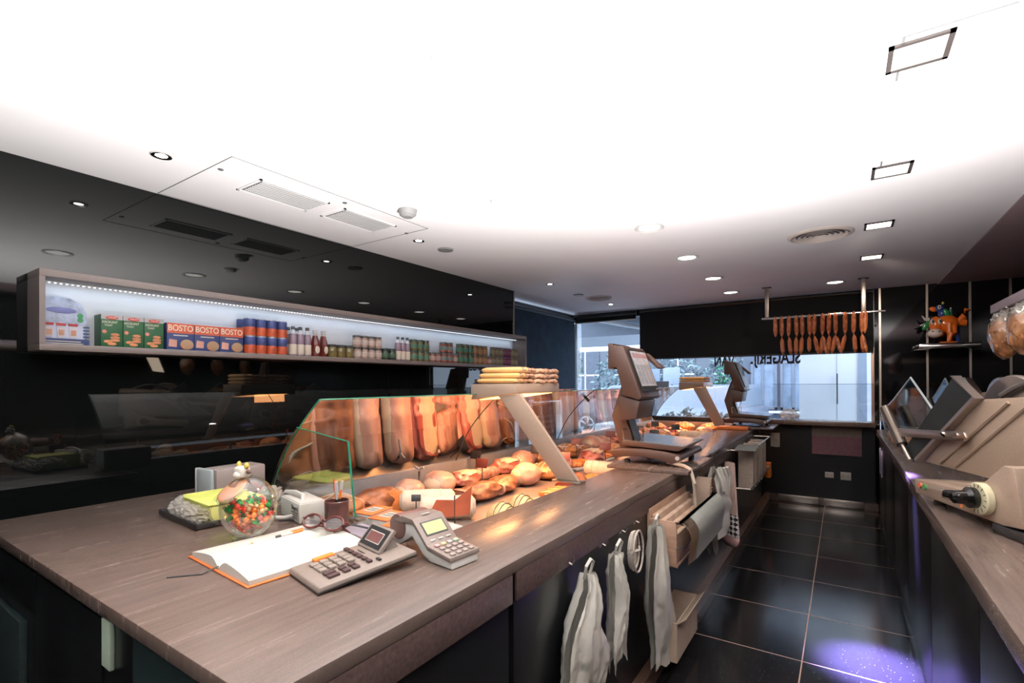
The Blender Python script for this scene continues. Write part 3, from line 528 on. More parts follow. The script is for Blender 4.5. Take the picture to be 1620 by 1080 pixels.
DKM=mat('dark_crust',(.20,.06,.025),.45,0,.5,14,.6,30,col2=(.42,.15,.06)); RAW=mat('raw_red',(.42,.05,.035),.3,0,.4,12,.3,30,col2=(.6,.22,.16)); NET=mat('string_net',(.74,.66,.54),.8,var=.06); ORM=mat('orange_meat',(.66,.20,.05),.4,0,.35,12,.4,24)
def meat0(k):
    seed=k
    if k==0:
        t=thing('roast_joint','x','meat'); MB().ell((0,0,.055),(.12,.10,.06),None,4,.16,2.2,1).build('meat',ROAST,t)
        b=MB()
        for i in range(5): a=-.08+.04*i; h=math.sqrt(max(.05,1-(a/.12)**2)); b.tube([(a,.103*h*math.cos(q),.055+.062*h*math.sin(q)) for q in [math.pi*j/10 for j in range(11)]],.0022,5)
        b.build('string',NET,t)
    elif k==1:
        t=thing('netted_roll','x','meat'); b=MB(); b.lathe([(0,-.15),(.03,-.148),(.05,-.13),(.053,0),(.05,.13),(.03,.148),(0,.15)],24,(0,0,.054),Matrix.Rotation(R(90),4,'Y')@Matrix.Rotation(R(90),4,'Z')); b.build('roll',mat('pale_roll',(.74,.60,.48),.5,0,.12,16,.3,40),t)
        b=MB()
        for i in range(6): b.tube([(-.12+.048*i,.054*math.cos(q),.054+.054*math.sin(q)) for q in [2*math.pi*j/16 for j in range(16)]],.002,5,True)
        b.build('string',NET,t)
    elif k==2:
        t=thing('meat_loaf','x','meat'); MB().ell((0,0,.045),(.085,.13,.05),None,4,.18,2.2,5).build('loaf',DKM,t); MB().box((0,-.128,.042),(.12,.006,.06),None,.02,3).build('cut_face',HAM,t)
    elif k==3:
        t=thing('ham_half','x','meat'); MB().ell((0,0,.06),(.09,.10,.062),None,4,.1,2,8).build('ham',HAM,t); MB().ell((0,-.062,.056),(.066,.042,.044),None,3,.06,3,2).build('rind',CRM,t)
    elif k==4:
        t=thing('meat_tray','x','meat'); MB().box((0,0,.008),(.17,.22,.016),None,.005).build('tray',WHITE,t)
        for i in range(4): MB().ell((-.005+.012*(i%2),-.075+.05*i,.032),(.07,.028,.020),None,3,.3,3,i+3).build('chop',ORM,t)
    elif k==5:
        t=thing('raw_joint','x','meat'); MB().ell((0,0,.05),(.10,.12,.052),None,4,.3,2,12).build('meat',RAW,t); MB().ell((.01,.01,.088),(.075,.09,.018),None,3,.3,2,14).build('fat_cap',CRM,t)
    elif k==6:
        t=thing('sausage_coil','x','meat'); pts=[((.02+.016*a)*math.cos(a*2.2),(.02+.016*a)*math.sin(a*2.2),.02) for a in [i*.1 for i in range(60)]]; MB().tube(pts,.016,8).build('sausage',ORM,t); MB().box((0,0,.003),(.24,.24,.006),None,.002).build('plate',WHITE,t)
    elif k==7:
        t=thing('cured_sausage','x','meat'); MB().lathe([(0,-.13),(.02,-.125),(.038,-.09),(.042,0),(.038,.09),(.02,.125),(0,.13)],20,(0,0,.042),Matrix.Rotation(R(90),4,'X')).build('sausage',mat('cured_brown',(.36,.12,.07),.5,0,.4,30,.4,60,col2=(.55,.33,.26)),t); MB().cyl((0,-.15,.042),(0,-.125,.042),.006,.012,8).build('tied_end',NET,t)
    return t
KN=['roast joint tied with string','pale netted meat roll','brown crusted meat loaf','pink cooked ham','white tray of orange chops','dark red raw joint with a fat cap','coiled orange sausage on a plate','brown cured sausage']
protos={}
skip={(1,0),(1,1),(2,0),(2,1),(2,2),(1,2)}
rows=[(-1.93,'front glass row'),(-1.63,'middle row'),(-1.31,'worktop row')]
kinds=[[0,3,5,2,3,7,0,2,5,3],[0,2,3,4,2,0,5,6,3,4],[4,2,6,0,4,1,2,6,4,3]]
mc=0
for r,(x,rl) in enumerate(rows):
    n=0
    for i in range(22):
        y=1.44+.232*i
        if (r,i) in skip: continue
        k=kinds[r][(i*7+r*3)%10]; px=x+rnd.uniform(-.02,.02); rot=rnd.uniform(-.3,.3)
        lab='%s, %s from the near end, %s'%(KN[k],ord_(n),rl); n+=1
        if k not in protos: o=meat0(k); protos[k]=o; o.location=(px,y,.8005); o.rotation_euler=(0,0,rot); o['label']=lab
        else: o=dup(protos[k],(px,y,.8005),rot,lab)
        o['group']='meats in the display case'
        f=rnd.uniform(.88,1.08); o.scale=(f,f,f*rnd.uniform(.95,1.15))
# near end of the display, piece by piece
def packet(x,y,rot,label):
    t=thing('orange_packet',label,'packet',(x,y,.8005),rot,'orange and white packets'); MB().box((0,0,.032),(.105,.145,.064),None,.006).build('carton',WHITE,t); MB().box((0,0,.0655),(.106,.146,.006),None,.003).build('orange_top',mat('packet_orange',(.80,.20,.06),.5,var=.08),t); MB().box((0,.0,.0692),(.06,.075,.0012)).build('label',PAPER,t)
    MB().box((0,.01,.0702),(.04,.006,.0006)).build('print_line',DARK,t); MB().box((0,-.014,.0702),(.045,.006,.0006)).build('print_line',DARK,t)
packet(-1.745,1.50,.15,'orange topped white packet just behind the glass end, left of three'); packet(-1.615,1.475,.1,'orange topped white packet just behind the glass end, middle of three'); packet(-1.485,1.43,.12,'orange topped white packet just behind the glass end, right of three')
if 1 not in protos: o=meat0(1); protos[1]=o
o=protos[1]; o.location=(-1.66,1.735,.8005)if False else o.location
a=dup(protos[1],(-1.70,1.80,.8005),.72,'pale netted roll with string ends, farther of the pair behind the packets','meats in the display case'); b_=dup(protos[1],(-1.53,1.745,.8005),.72,'pale netted roll, nearer of the pair behind the packets','meats in the display case')
t=thing('orange_board','orange rounded board leaning behind the packets','board',(-1.87,1.70,.8005),R(35)); MB().prism([(-.11,0),(.11,0),(.11,.06),(.07,.10),(-.07,.10),(-.11,.06)],-.006,.006,'y',.003).build('board_face',ORM,t)
def ball(x,y,label):
    t=thing('ham_ball',label,'meat',(x,y,.8005),0,'round banded hams'); MB().ell((0,0,.062),(.066,.062,.062),None,4,.05,2,3).build('ham',mat('gold_casing',(.76,.44,.20),.25,0,.25,10,col2=(.80,.62,.26)),t)
    b=MB()
    for q in (-.02,.0,.02): b.tube([(q*1.1+.02,.0632*math.cos(a)*math.sqrt(1-((q*1.1+.02)/.067)**2),.062+.0632*math.sin(a)*math.sqrt(1-((q*1.1+.02)/.067)**2)) for a in [2*math.pi*j/20 for j in range(20)]],.0018,5,True)
    b.build('band',DARK,t)
ball(-1.205,1.725,'round golden ham with dark bands at the worktop edge, nearer of two'); ball(-1.215,1.895,'round yellowish ham with dark bands at the worktop edge, farther of two')
for x,y,r_,l in ((-1.235,1.47,.2,'white wrapped packet below the worktop edge by the payment terminal'),(-1.35,1.52,-.15,'white wrapped packet beside the folded tag')):
    t=thing('wrapped_packet',l,'packet',(x,y,.8005),r_); MB().box((0,0,.025),(.11,.13,.05),None,.01,3).build('wrap',PAPER,t); MB().box((0,-.01,.0506),(.05,.04,.001)).build('label',mat('garnish_print',(.7,.42,.25),.6,0,.5,60,col2=(.7,.68,.4)),t)
t=thing('folded_tag','red brown folded card on a stick beside the netted rolls','price tag',(-1.40,1.62,.8005),.5); MB().prism([(-.10,.05),(.02,.06),(.02,.13),(-.06,.13)],-.002,.002,'y').prism([(.02,.06),(.085,.07),(.095,.19),(.02,.13)],-.002,.002,'y').build('card',mat('red_card',(.40,.09,.04),.5,var=.15),t); MB().cyl((.02,0,0),(.02,0,.15),.003,None,6).build('stick',DARK,t)
def pricetag(x,y,label,col,h=.14,rot=.3,w=.085,d=.055):
    t=thing('price_tag',label,'price tag',(x,y,.8005),rot,'price tags in the display'); MB().cyl((0,0,0.0),(0,0,h),.0028,None,6).build('stick',DARK,t); MB().box((0,-.004,h),(w,.003,d),(R(-18),0,0),.001).build('card',mat('tag_'+col,{'black':(.012,.01,.012),'red':(.17,.03,.015)}[col],.45,var=.15),t); return t
pricetag(-1.60,1.62,'small black price tag on a stick behind the orange packets','black',.115,.7,.042,.030)
tg=[(-2.02,2.6,'black'),(-1.80,3.02,'black'),(-1.50,2.85,'red'),(-1.78,2.35,'red'),(-1.47,3.45,'red'),(-1.78,3.6,'red'),(-1.47,4.0,'red'),(-1.78,4.3,'red'),(-1.47,4.6,'black'),(-1.78,4.95,'black'),(-1.47,5.3,'black'),(-1.78,5.6,'black')]
for i,(x,y,c) in enumerate(tg): pricetag(x,y,'%s price tag card, %s from the near end among the meats'%(c,ord_(i+1)),c,.155,rnd.uniform(-.1,.5))
for i,(x,y,l) in enumerate(((-1.75,3.30,'small hook shaped card holder before the white block'),(-1.66,3.42,'small hook shaped card holder beside the scale post'),(-2.0,2.05,'small pale holder behind the roast'))):
    t=thing('card_holder',l,'card holder',(x,y,.8005)); MB().tube([(0,0,0),(0,0,.13),(.01,0,.15),(.035,0,.155)],.006,8).build('holder_stem',GREY,t); MB().box((-.018,0,.15),(.035,.012,.012),(0,R(20),0),.003).build('clip',GREY,t)
# loads on the lamp trays
PP=mat('yellow_paper',(.80,.50,.20),.55,0,.12,9,.1,20); SS=mat('gnarly_sausage',(.50,.20,.09),.5,0,.6,40,.8,50,col2=(.74,.48,.32))
def sausage_pack(label,loc,rot,L,gn,grp):
    if ('pk',gn) not in protos:
        t=thing('sausage_sleeve' if not gn else 'dried_sausage',label,'sausage',loc,rot,grp)
        if gn:
            b=MB()
            for s in range(2):
                pts=[(.014*math.sin(i*.9+s*3)+(-.011+.022*s),-L/2+L*i/14,.012+.005*math.sin(i*1.7+s)) for i in range(15)]; b.tube(pts,[.009+.004*abs(math.sin(i*1.3+s)) if 0<i<14 else .004 for i in range(15)],8)
            b.build('casing',SS,t)
        else:
            MB().lathe([(0,-L/2),(.012,-L/2),(.017,-L/2+.02),(.018,0),(.017,L/2-.02),(.012,L/2),(0,L/2)],12,(0,0,.0155),Matrix.Diagonal((1.25,1,.86,1)).to_3x3().to_4x4()@Matrix.Rotation(R(90),4,'X')).build('sleeve',PP,t); MB().ell((0,-L/2,.0155),(.014,.018,.012),None,2,.4,4,2).ell((0,L/2,.0155),(.014,.018,.012),None,2,.4,4,5).build('sausage_end',SS,t)
        protos[('pk',gn)]=t; return t
    return dup(protos[('pk',gn)],loc,rot,label,grp)
ZP=1.4255
for lv in range(3):
    for j in range(2): sausage_pack('yellow paper sleeve of dried sausage on the near tray, %s layer, %s'%(['bottom','middle','top'][lv],['front','back'][j]),(-1.625+.012*lv,2.30+.06*j+.006*lv,ZP+.031*lv),(0,0,R(90)),.27,0,'sleeved sausages on the near tray')
for lv in range(3):
    for j in range(4): sausage_pack('gnarled dried sausage pair on the near tray, %s layer, %s from the right'%(['bottom','middle','top'][lv],ORD[j]),(-1.50-.062*j,2.575+.01*lv,ZP+.031*lv),rnd.uniform(-.05,.05),.30,1,'dried sausages on the near tray')
for lv in range(2):
    for j in range(4): sausage_pack('yellow paper sleeve of dried sausage on the far tray, %s layer, %s from the front'%(['bottom','top'][lv],ORD[j]),(-1.48,6.06+.075*j,ZP+.031*lv),(0,0,R(90)),.27,0,'sleeved sausages on the far tray')
# ------------------------------------------------------------------ things on the paying end of the worktop
Z=ZT+.0008
# open diary
t=thing('open_diary','open diary with white pages and an orange cover on the worktop','book',(-1.405,.865,Z),R(-4))
OC=mat('orange_cover',(.62,.16,.04),.5,var=.1); MB().bb(-.19,.185,-.19,.18,0,.004,.0015).build('cover',OC,t)
def pg(s):
    def f(u,v): return (s*(.002+.176*u),-.183+.357*v,.0045+.030*math.sin(min(1,u*3.2+.05)*math.pi/2)**.8*(1-.62*u*u))
    return f
for s in (-1,1):
    b=MB(); top=pg(s); n=14
    g=[[b.bm.verts.new(top(i/n,j)) for j in (0,1)] for i in range(n+1)]; h=[[b.bm.verts.new((top(i/n,j)[0],top(i/n,j)[1],.0045)) for j in (0,1)] for i in range(n+1)]
    for i in range(n):
        b.bm.faces.new((g[i][0],g[i+1][0],g[i+1][1],g[i][1])); b.bm.faces.new((g[i][0],h[i][0],h[i+1][0],g[i+1][0])); b.bm.faces.new((g[i][1],g[i+1][1],h[i+1][1],h[i][1]))
    b.bm.faces.new((g[n][0],h[n][0],h[n][1],g[n][1])); b.build('pages',PAPER,t)
MB().tube([(-.005,-.18,.012),(-.01,-.22,.002),(-.035,-.25,.0012),(-.06,-.285,.0012)],.0022,6).build('ribbon',DARK,t)
def pen(name,label,cat,loc,rot,body,L=.145,tip=DARK,clipm=ORANGE,grp=None):
    t=thing(name,label,cat,loc,rot,grp); MB().cyl((0,-L/2,0),(0,L*.28,0),.0045,None,12).build('barrel',body,t); MB().cyl((0,L*.28,0),(0,L/2,0),.005,.0042,12).build('cap',clipm,t); MB().cyl((0,-L/2-.012,0),(0,-L/2,0),.001,.0042,10).build('tip',clipm,t); MB().box((0,L*.38,.006),(.003,.04,.0015)).build('clip',clipm,t); MB().lathe([(.0046,-.006),(.005,-.006),(.005,.012),(.0046,.012)],12,(0,0,0),Matrix.Rotation(R(90),4,'X')).build('grip_ring',DARK,t)
    return t
pen('ballpoint_pen','white and orange ballpoint lying on the open diary','pen',(-1.465,.885,Z+.0345),(R(2),0,R(-6)),WHITE,.155)
# folded reading glasses on a cord
t=thing('reading_glasses','dark brown reading glasses lying folded on the diary','glasses',(-1.405,.985,Z+.034),(R(-38),0,R(12))); t.scale=(1.3,1.3,1.3); BR=mat('tortoise',(.10,.03,.028),.2,var=.5,vs=60)
for s in (-1,1):
    rg=[(s*.034+.028*math.cos(a),.0,.024+.018*math.sin(a)) for a in [2*math.pi*i/20 for i in range(20)]]; MB().tube(rg,.003,6,True).build('rim',BR,t); MB().lathe([(0,-.0008),(.027,-.0008),(.027,.0008),(0,.0008)],20,(0,0,0),Matrix.Translation((s*.034,0,.024))@Matrix.Rotation(R(90),4,'X')@Matrix.Diagonal((1,.64,1,1))).build('lens',glass('lens_glass',(.8,.75,.72),.15),t)
    MB().tube([(s*.066,0,.03),(s*.068,.012,.03),(s*.03,.022+.005*s,.028),(-s*.05,.028+.005*s,.022),(-s*.07,.03+.005*s,.014)],.0035,6).build('temple',BR,t)
MB().tube([(-.007,0,.027),(0,-.002,.031),(.007,0,.027)],.0025,6).build('bridge',BR,t)
MB().tube([(-.06,.035,.006),(-.05,.07,.004),(.02,.10,-.008),(.08,.115,-.018),(.14,.11,-.0225),(.20,.13,-.0225),(.24,.10,-.0225)],.0025,6).build('neck_cord',DARK,t,35,None,(R(38),0,0))
# calculator
t=thing('calculator','grey desk calculator with raised display and one orange key','calculator',(-1.115,.885,Z),R(-12)); CG=mat('warm_grey_plastic',(.20,.168,.147),.42,var=.05,vs=60)
bd=MB().prism([(-.135,.004),(.145,.030),(.145,.042),(-.13,.018)],-.095,.095,'x',.004).build('body',CG,t); MB().prism([(-.134,.001),(.05,.018),(.145,.026),(.145,.031),(-.134,.006)],-.094,.094,'x').build('underside',DARK,t)
ks=mat('key_grey',(.22,.19,.165),.45,var=.05); kd=mat('key_dark',(.06,.035,.035),.4,var=.1)
def zz(y): return .0185+(y+.13)*.0873
def key(x,y,w_,d,m): MB().box((x,y,zz(y)+.003),(w_,d,.007),(R(5),0,0),.002).build('key',m,t)
for r_ in range(4):
    for c in range(3): 
        if (r_,c)!=(0,0): key(-.048+.026*c,-.085+.026*r_,.021,.019,ks)
key(-.048,-.085,.021,.019,ks)
key(-.078,-.046,.02,.058,ORANGE)
for r_ in range(2): key(.034,-.08+.0,.018,.03,kd) if r_==0 else key(.058,-.08,.018,.03,kd)
for r_ in range(2):
    for c in range(2): key(.034+.024*c,-.045+.026*r_,.018,.018,kd)
for c in range(6): key(-.078+.026*c,.022,.019,.013,kd)
for c in range(2): key(.040+.024*c,.008-.0,.017,.010,kd) if False else None
MB().box((.062,.045,zz(.045)+.0025),(.02,.008,.003),(R(5),0,0)).build('slide_switch',DARK,t)
tl=MB().box((0,0,0),(.125,.075,.012),None,.003).build('display_housing',CG,t,35,(-.03,.090,.062),(R(48),0,0)); MB().box((0,.0,.0065),(.108,.060,.001)).build('display_bezel',DARK,tl); MB().box((0,.0,.0074),(.076,.034,.0008)).build('display_border',WHITE,tl); MB().box((0,0,.0081),(.071,.029,.0008)).build('display_screen',mat('brown_lcd',(.16,.07,.065),.25,var=.1),tl)
for s in (-1,1): MB().prism([(.085,.033),(.130,.038),(.108,.075)],s*.05-.03-.003,s*.05-.03+.003,'x').build('display_arm',CG,t)
MB().box((-.03,.042,zz(.042)+.001),(.04,.003,.0008),(R(5),0,0)).build('caption_line',DARK,t)
# payment terminal
t=thing('payment_terminal','grey card payment terminal with green screen at the worktop edge','card terminal',(-1.03,1.10,Z),R(90-6)); TB=mat('terminal_taupe',(.16,.125,.108),.45,var=.06,vs=60)
sd=[(-.15,.001),(-.145,.022),(-.055,.036),(.01,.098),(.095,.092),(.12,.055),(.12,.028),(.085,.022),(.02,.060),(-.03,.016),(-.06,.003)]
MB().prism([(-y if False else y,z) for y,z in sd],-.052,.052,'x',.003).build('base_shell',WHITE if False else mat('terminal_white',(.58,.58,.55),.45,var=.04),t)
tp=[(-.15,.022),(-.147,.034),(-.055,.048),(.01,.112),(.06,.115),(.095,.10),(.095,.092),(.01,.098),(-.055,.036),(-.145,.022)]
MB().prism(tp,-.058,.058,'x',.002).build('top_shell',TB,t)
MB().lathe([(0,-.055),(.036,-.055),(.038,-.05),(.038,.05),(.036,.055),(0,.055)],24,(0,.085,.078),Matrix.Rotation(R(90),4,'Y')).build('paper_cover',mat('terminal_brown',(.14,.07,.06),.35,var=.1),t)
def onslope(f,x): y=-.055+f*.065; z=.048+f*.064; return (x,y,z+.001)
p=onslope(.55,0); MB().box((0,0,0),(.084,.046,.002)).build('screen_frame',DARK,t,35,(p[0],p[1],p[2]),(R(44.6),0,0)); MB().box((0,0,.0014),(.076,.038,.001)).build('screen',mat('green_lcd',(.30,.34,.16),.3,var=.06),t,35,p,(R(44.6),0,0))
for c in range(3): p=onslope(.12,-.03+.03*c); MB().box((0,0,0),(.018,.005,.004),None,.001).build('soft_key',WHITE,t,35,p,(R(44.6),0,0))
MB().box((0,.02,.1165),(.03,.007,.003)).build('feed_button',WHITE,t)
kc=[(.55,.30,.30),(.60,.5,.28),(.4,.38,.37),(.34,.5,.34)]
for r_ in range(4):
    for c in range(4):
        MB().box((0,0,0),(.016,.013,.006),None,.002).build('key',mat('termkey_%d'%(c if r_==3 else 9),kc[c] if r_==3 else (.26,.22,.2),.4,var=.05),t,35,(-.036+.024*c,-.136+.021*r_,.0375+.0035*r_),(R(8.6),0,0))
MB().tube([(.03,.12,.02),(.04,.16,.006),(.09,.21,.004),(.12,.26,.004)],.003,6).build('cord',DARK,t)
# pen cup with pens
t=thing('pen_cup','dark mottled round pen cup on the worktop beside the glass end','pen cup',(-1.50,1.125,Z)); MB().lathe([(0,0),(.038,0),(.041,.004),(.042,.094),(.040,.096),(.038,.094),(.037,.006),(0,.006)],28).build('cup',mat('mottled_cup',(.035,.022,.02),.3,0,.3,18,col2=(.16,.06,.05)),t)
for i,(dx,dy,rx,ry,m,c,l) in enumerate(((-.02,.01,-.10,-.22,WHITE,RED,'white pen with red print leaning left in the pen cup'),(.0,-.005,.04,.02,ORANGE,ORANGE,'orange ballpoint standing upright in the pen cup'),(.018,.012,-.06,.16,ORANGE,WHITE,'orange pen with pale cap at the back of the pen cup'),(.02,-.014,.10,.10,WHITE,mat('marker_grey',(.55,.55,.58),.4,var=.05),'white marker leaning right in the pen cup'))):
    pen('pen',l,'pen',(-1.50+dx*.45,1.125+dy*.45,Z+.095),(R(90)+rx,ry,0),m,.14,DARK,c,'pens in the cup')
# candy jar
t=thing('candy_jar','round tilted glass jar of wrapped candies with a cow shaped lid knob','jar',(-1.64,.885,Z))
JG=glass('jar_glass',(.96,.97,.95),.05,0,.75); M_=Matrix.Rotation(R(-22),4,'Y')
MB().ell((0,0,.103),(.103,.082,.103),None,4).build('bowl',JG,t)
MB().lathe([(.035,0),(.045,.0),(.046,.006),(.036,.006),(.035,0)],28,(0,0,.0)).build('foot_ring',JG,t)
ring=lambda c,r,q:[Vector(c)+q@Vector((r*math.cos(a),r*math.sin(a),0)) for a in [2*math.pi*i/32 for i in range(32)]]
q1=Matrix.Rotation(R(62),3,'X')@Matrix.Rotation(R(-68),3,'Y'); MB().tube(ring((-.078,-.018,.10),.066,Matrix.Rotation(R(-72),3,'Y')),.004,8,True).build('side_rim',JG,t)
q2=Matrix.Rotation(R(38),3,'X'); MB().tube(ring((.0,-.05,.165),.052,q2),.0045,8,True).build('mouth_rim',JG,t); MB().ell((0,-.052,.168),(.05,.05,.010),q2,3).build('lid',mat('lid_painted_reflection',(.40,.36,.33),.2,0,.2,12,col2=(.75,.30,.12)),t)  # orange in the lid colour stands in for warm reflections
kn=MB().box((0,-.02,.222),(.048,.036,.036),None,.010,3).ell((0,-.034,.213),(.02,.014,.012),None,3).build('cow_knob',mat('cow_white',(.74,.76,.70),.35,var=.03),t)
for s in (-1,1): MB().ell((s*.023,-.018,.243),(.008,.008,.012),None,2).build('horn',mat('horn_yellow',(.52,.42,.08),.35,var=.05),kn); MB().ell((s*.034,-.018,.224),(.014,.006,.007),None,2).build('ear',mat('cow_ear',(.10,.05,.05),.4,var=.05),kn)
CC=[('red',mat('candy_red',(.62,.06,.03),.2,0,.4,40)),('orange',mat('candy_orange',(.85,.22,.04),.2,0,.3,40)),('green',mat('candy_green',(.02,.30,.06),.2,0,.4,40)),('gold',mat('candy_gold',(.62,.46,.26),.25,.3,.2,40)),('pink',mat('candy_pink',(.70,.22,.20),.2,0,.3,40))]
cp={}; q=random.Random(11); placed=[]
for i in range(4000):
    if len(placed)>=84: break
    u=Vector((q.uniform(-1,1),q.uniform(-1,1),q.uniform(-1,.2)))
    if u.length>1: continue
    P=Vector((u.x*.080,u.y*.060,.103+u.z*.079))
    if any((P-o_).length<.0172 for o_ in placed): continue
    placed.append(P)
placed.sort(key=lambda p:p.z)
for i,P in enumerate(placed):
    ci=q.choice([0,0,1,1,2,3,4]) if P.z<.08 else q.choice([1,2,2,3,3,0]); nm,m=CC[ci]; loc=(-1.64+P.x,.885+P.y,Z+P.z); rot=(q.uniform(0,6),q.uniform(0,6),q.uniform(0,6))
    if ci not in cp:
        c=thing('wrapped_candy','%s foil wrapped candy in the round glass jar'%nm,'candy',loc,rot,'%s candies in the glass jar'%nm); MB().ell((0,0,0),(.0105,.0085,.0085),None,2,.15,3,ci).build('foil',m,c)
        b=MB()
        for s in (-1,1): b.cyl((s*.009,0,0),(s*.016,0,0),.0025,.0075,7)
        b.build('twist_end',m,c); cp[ci]=c
    else: dup(cp[ci],loc,rot)
# tray with egg carton under film
t=thing('black_tray','black tray with a yellow carton and clear film beside the candy jar','tray',(-2.04,.955,Z),R(-4)); MB().prism([(-.17,-.11),(.17,-.11),(.17,.12),(-.17,.12)],0,.006,'z',.002).build('tray_base',DARK,t)
for a,b_,c,d in ((-.178,.178,-.118,-.11),(-.178,.178,.12,.128),(-.178,-.17,-.118,.128),(.17,.178,-.118,.128)): MB().bb(a,b_,c,d,.002,.022,.002).build('tray_rim',DARK,t)
YC=mat('yellow_carton',(.60,.62,.20),.7,var=.05); MB().prism([(-.06,.0065),(.12,.0065),(.13,.085),(-.07,.085)],-.075,-.07,'x').prism([(-.055,.0065),(.115,.0065),(.125,.07),(-.065,.07)],-.07,.155,'x',.003).build('carton',YC,t)
MB().bb(-.075,.16,-.07,.13,.071,.078,.003).build('carton_lid',mat('yellow_green_lid',(.62,.68,.16),.6,var=.05),t)
FILM=mat('cling_film',(.72,.70,.64),.25,0,.05,30,.4,30,alpha=.42)
for c,r_,s in (((-.10,-.03,.04),(.06,.07,.035),1),((-.045,-.085,.035),(.10,.03,.03),2),((.06,-.075,.035),(.09,.035,.03),3)): MB().ell(c,r_,None,4,.35,3.5,s).build('film_wrap',FILM,t)
# grey box device at the back edge
t=thing('receipt_printer','grey box device with a rounded pale end panel behind the tray','printer',(-2.40,1.10,Z)); MB().bb(-.055,.075,.012,.24,0,.125,.01).build('body',mat('taupe_enamel',(.28,.23,.21),.5,var=.05),t); MB().bb(-.075,.065,-.008,.012,.008,.128,.012).build('end_panel',mat('pale_blue_grey',(.46,.52,.52),.5,var=.03),t); MB().bb(-.078,-.066,-.01,.012,.01,.126,.004).build('panel_edge',PAPER,t)
# cable loop on the counter
tag(MB().tube([(0,0,.006),(.05,.03,.006),(.10,.05,.02),(.12,.06,.06),(.09,.08,.085),(.03,.09,.09),(-.05,.1,.08),(-.12,.1,.03),(-.2,.08,.006)],.008,10).build('white_cable',WHITE,None,35,(-1.80,1.05,Z)),'thick white cable looping behind the candy jar','cable')
tag(MB().tube([(0,0,.0045),(.08,.07,.0045),(.15,.04,.0045),(.22,.0,.0045),(.30,-.05,.0045)],.0035,8).build('black_cable',DARK,None,35,(-1.74,1.05,Z)),'thin black cable between the candy jar and the diary','cable')
t=thing('card_box','small white box printed Slagerij beside the pen cup','box',(-1.73,1.145,Z),R(-14)); MB().box((0,0,.035),(.20,.10,.07),None,.003).build('box_body',PAPER,t); MB().box((0,.0,.0715),(.19,.09,.003),None,.001).build('cards',WHITE,t)
text('Slagerij',.024,'print_title',DARK,t,(.055,-.0508,.05),(R(90),0,0),.0003); 
for k in range(3): MB().box((.055,-.0506,.034-.009*k),(.07-.012*k,.0006,.0035)).build('print_line',DARK,t)
t=thing('paper_note','loose pale lilac paper on the worktop behind the diary','paper',(-1.37,1.145,Z),R(-8)); MB().sheet(8,6,lambda u,v:(-.10+.2*u,-.045+.09*v,.0006+.004*u*v),.0004).build('sheet',mat('lilac_paper',(.62,.58,.70),.8,var=.03),t)
t=thing('glossy_bag','crumpled clear plastic wrap beside the white cable','plastic wrap',(-1.97,1.15,Z),.3); MB().ell((0,0,.045),(.05,.05,.045),None,4,.4,3,6).build('wrap',FILM,t)
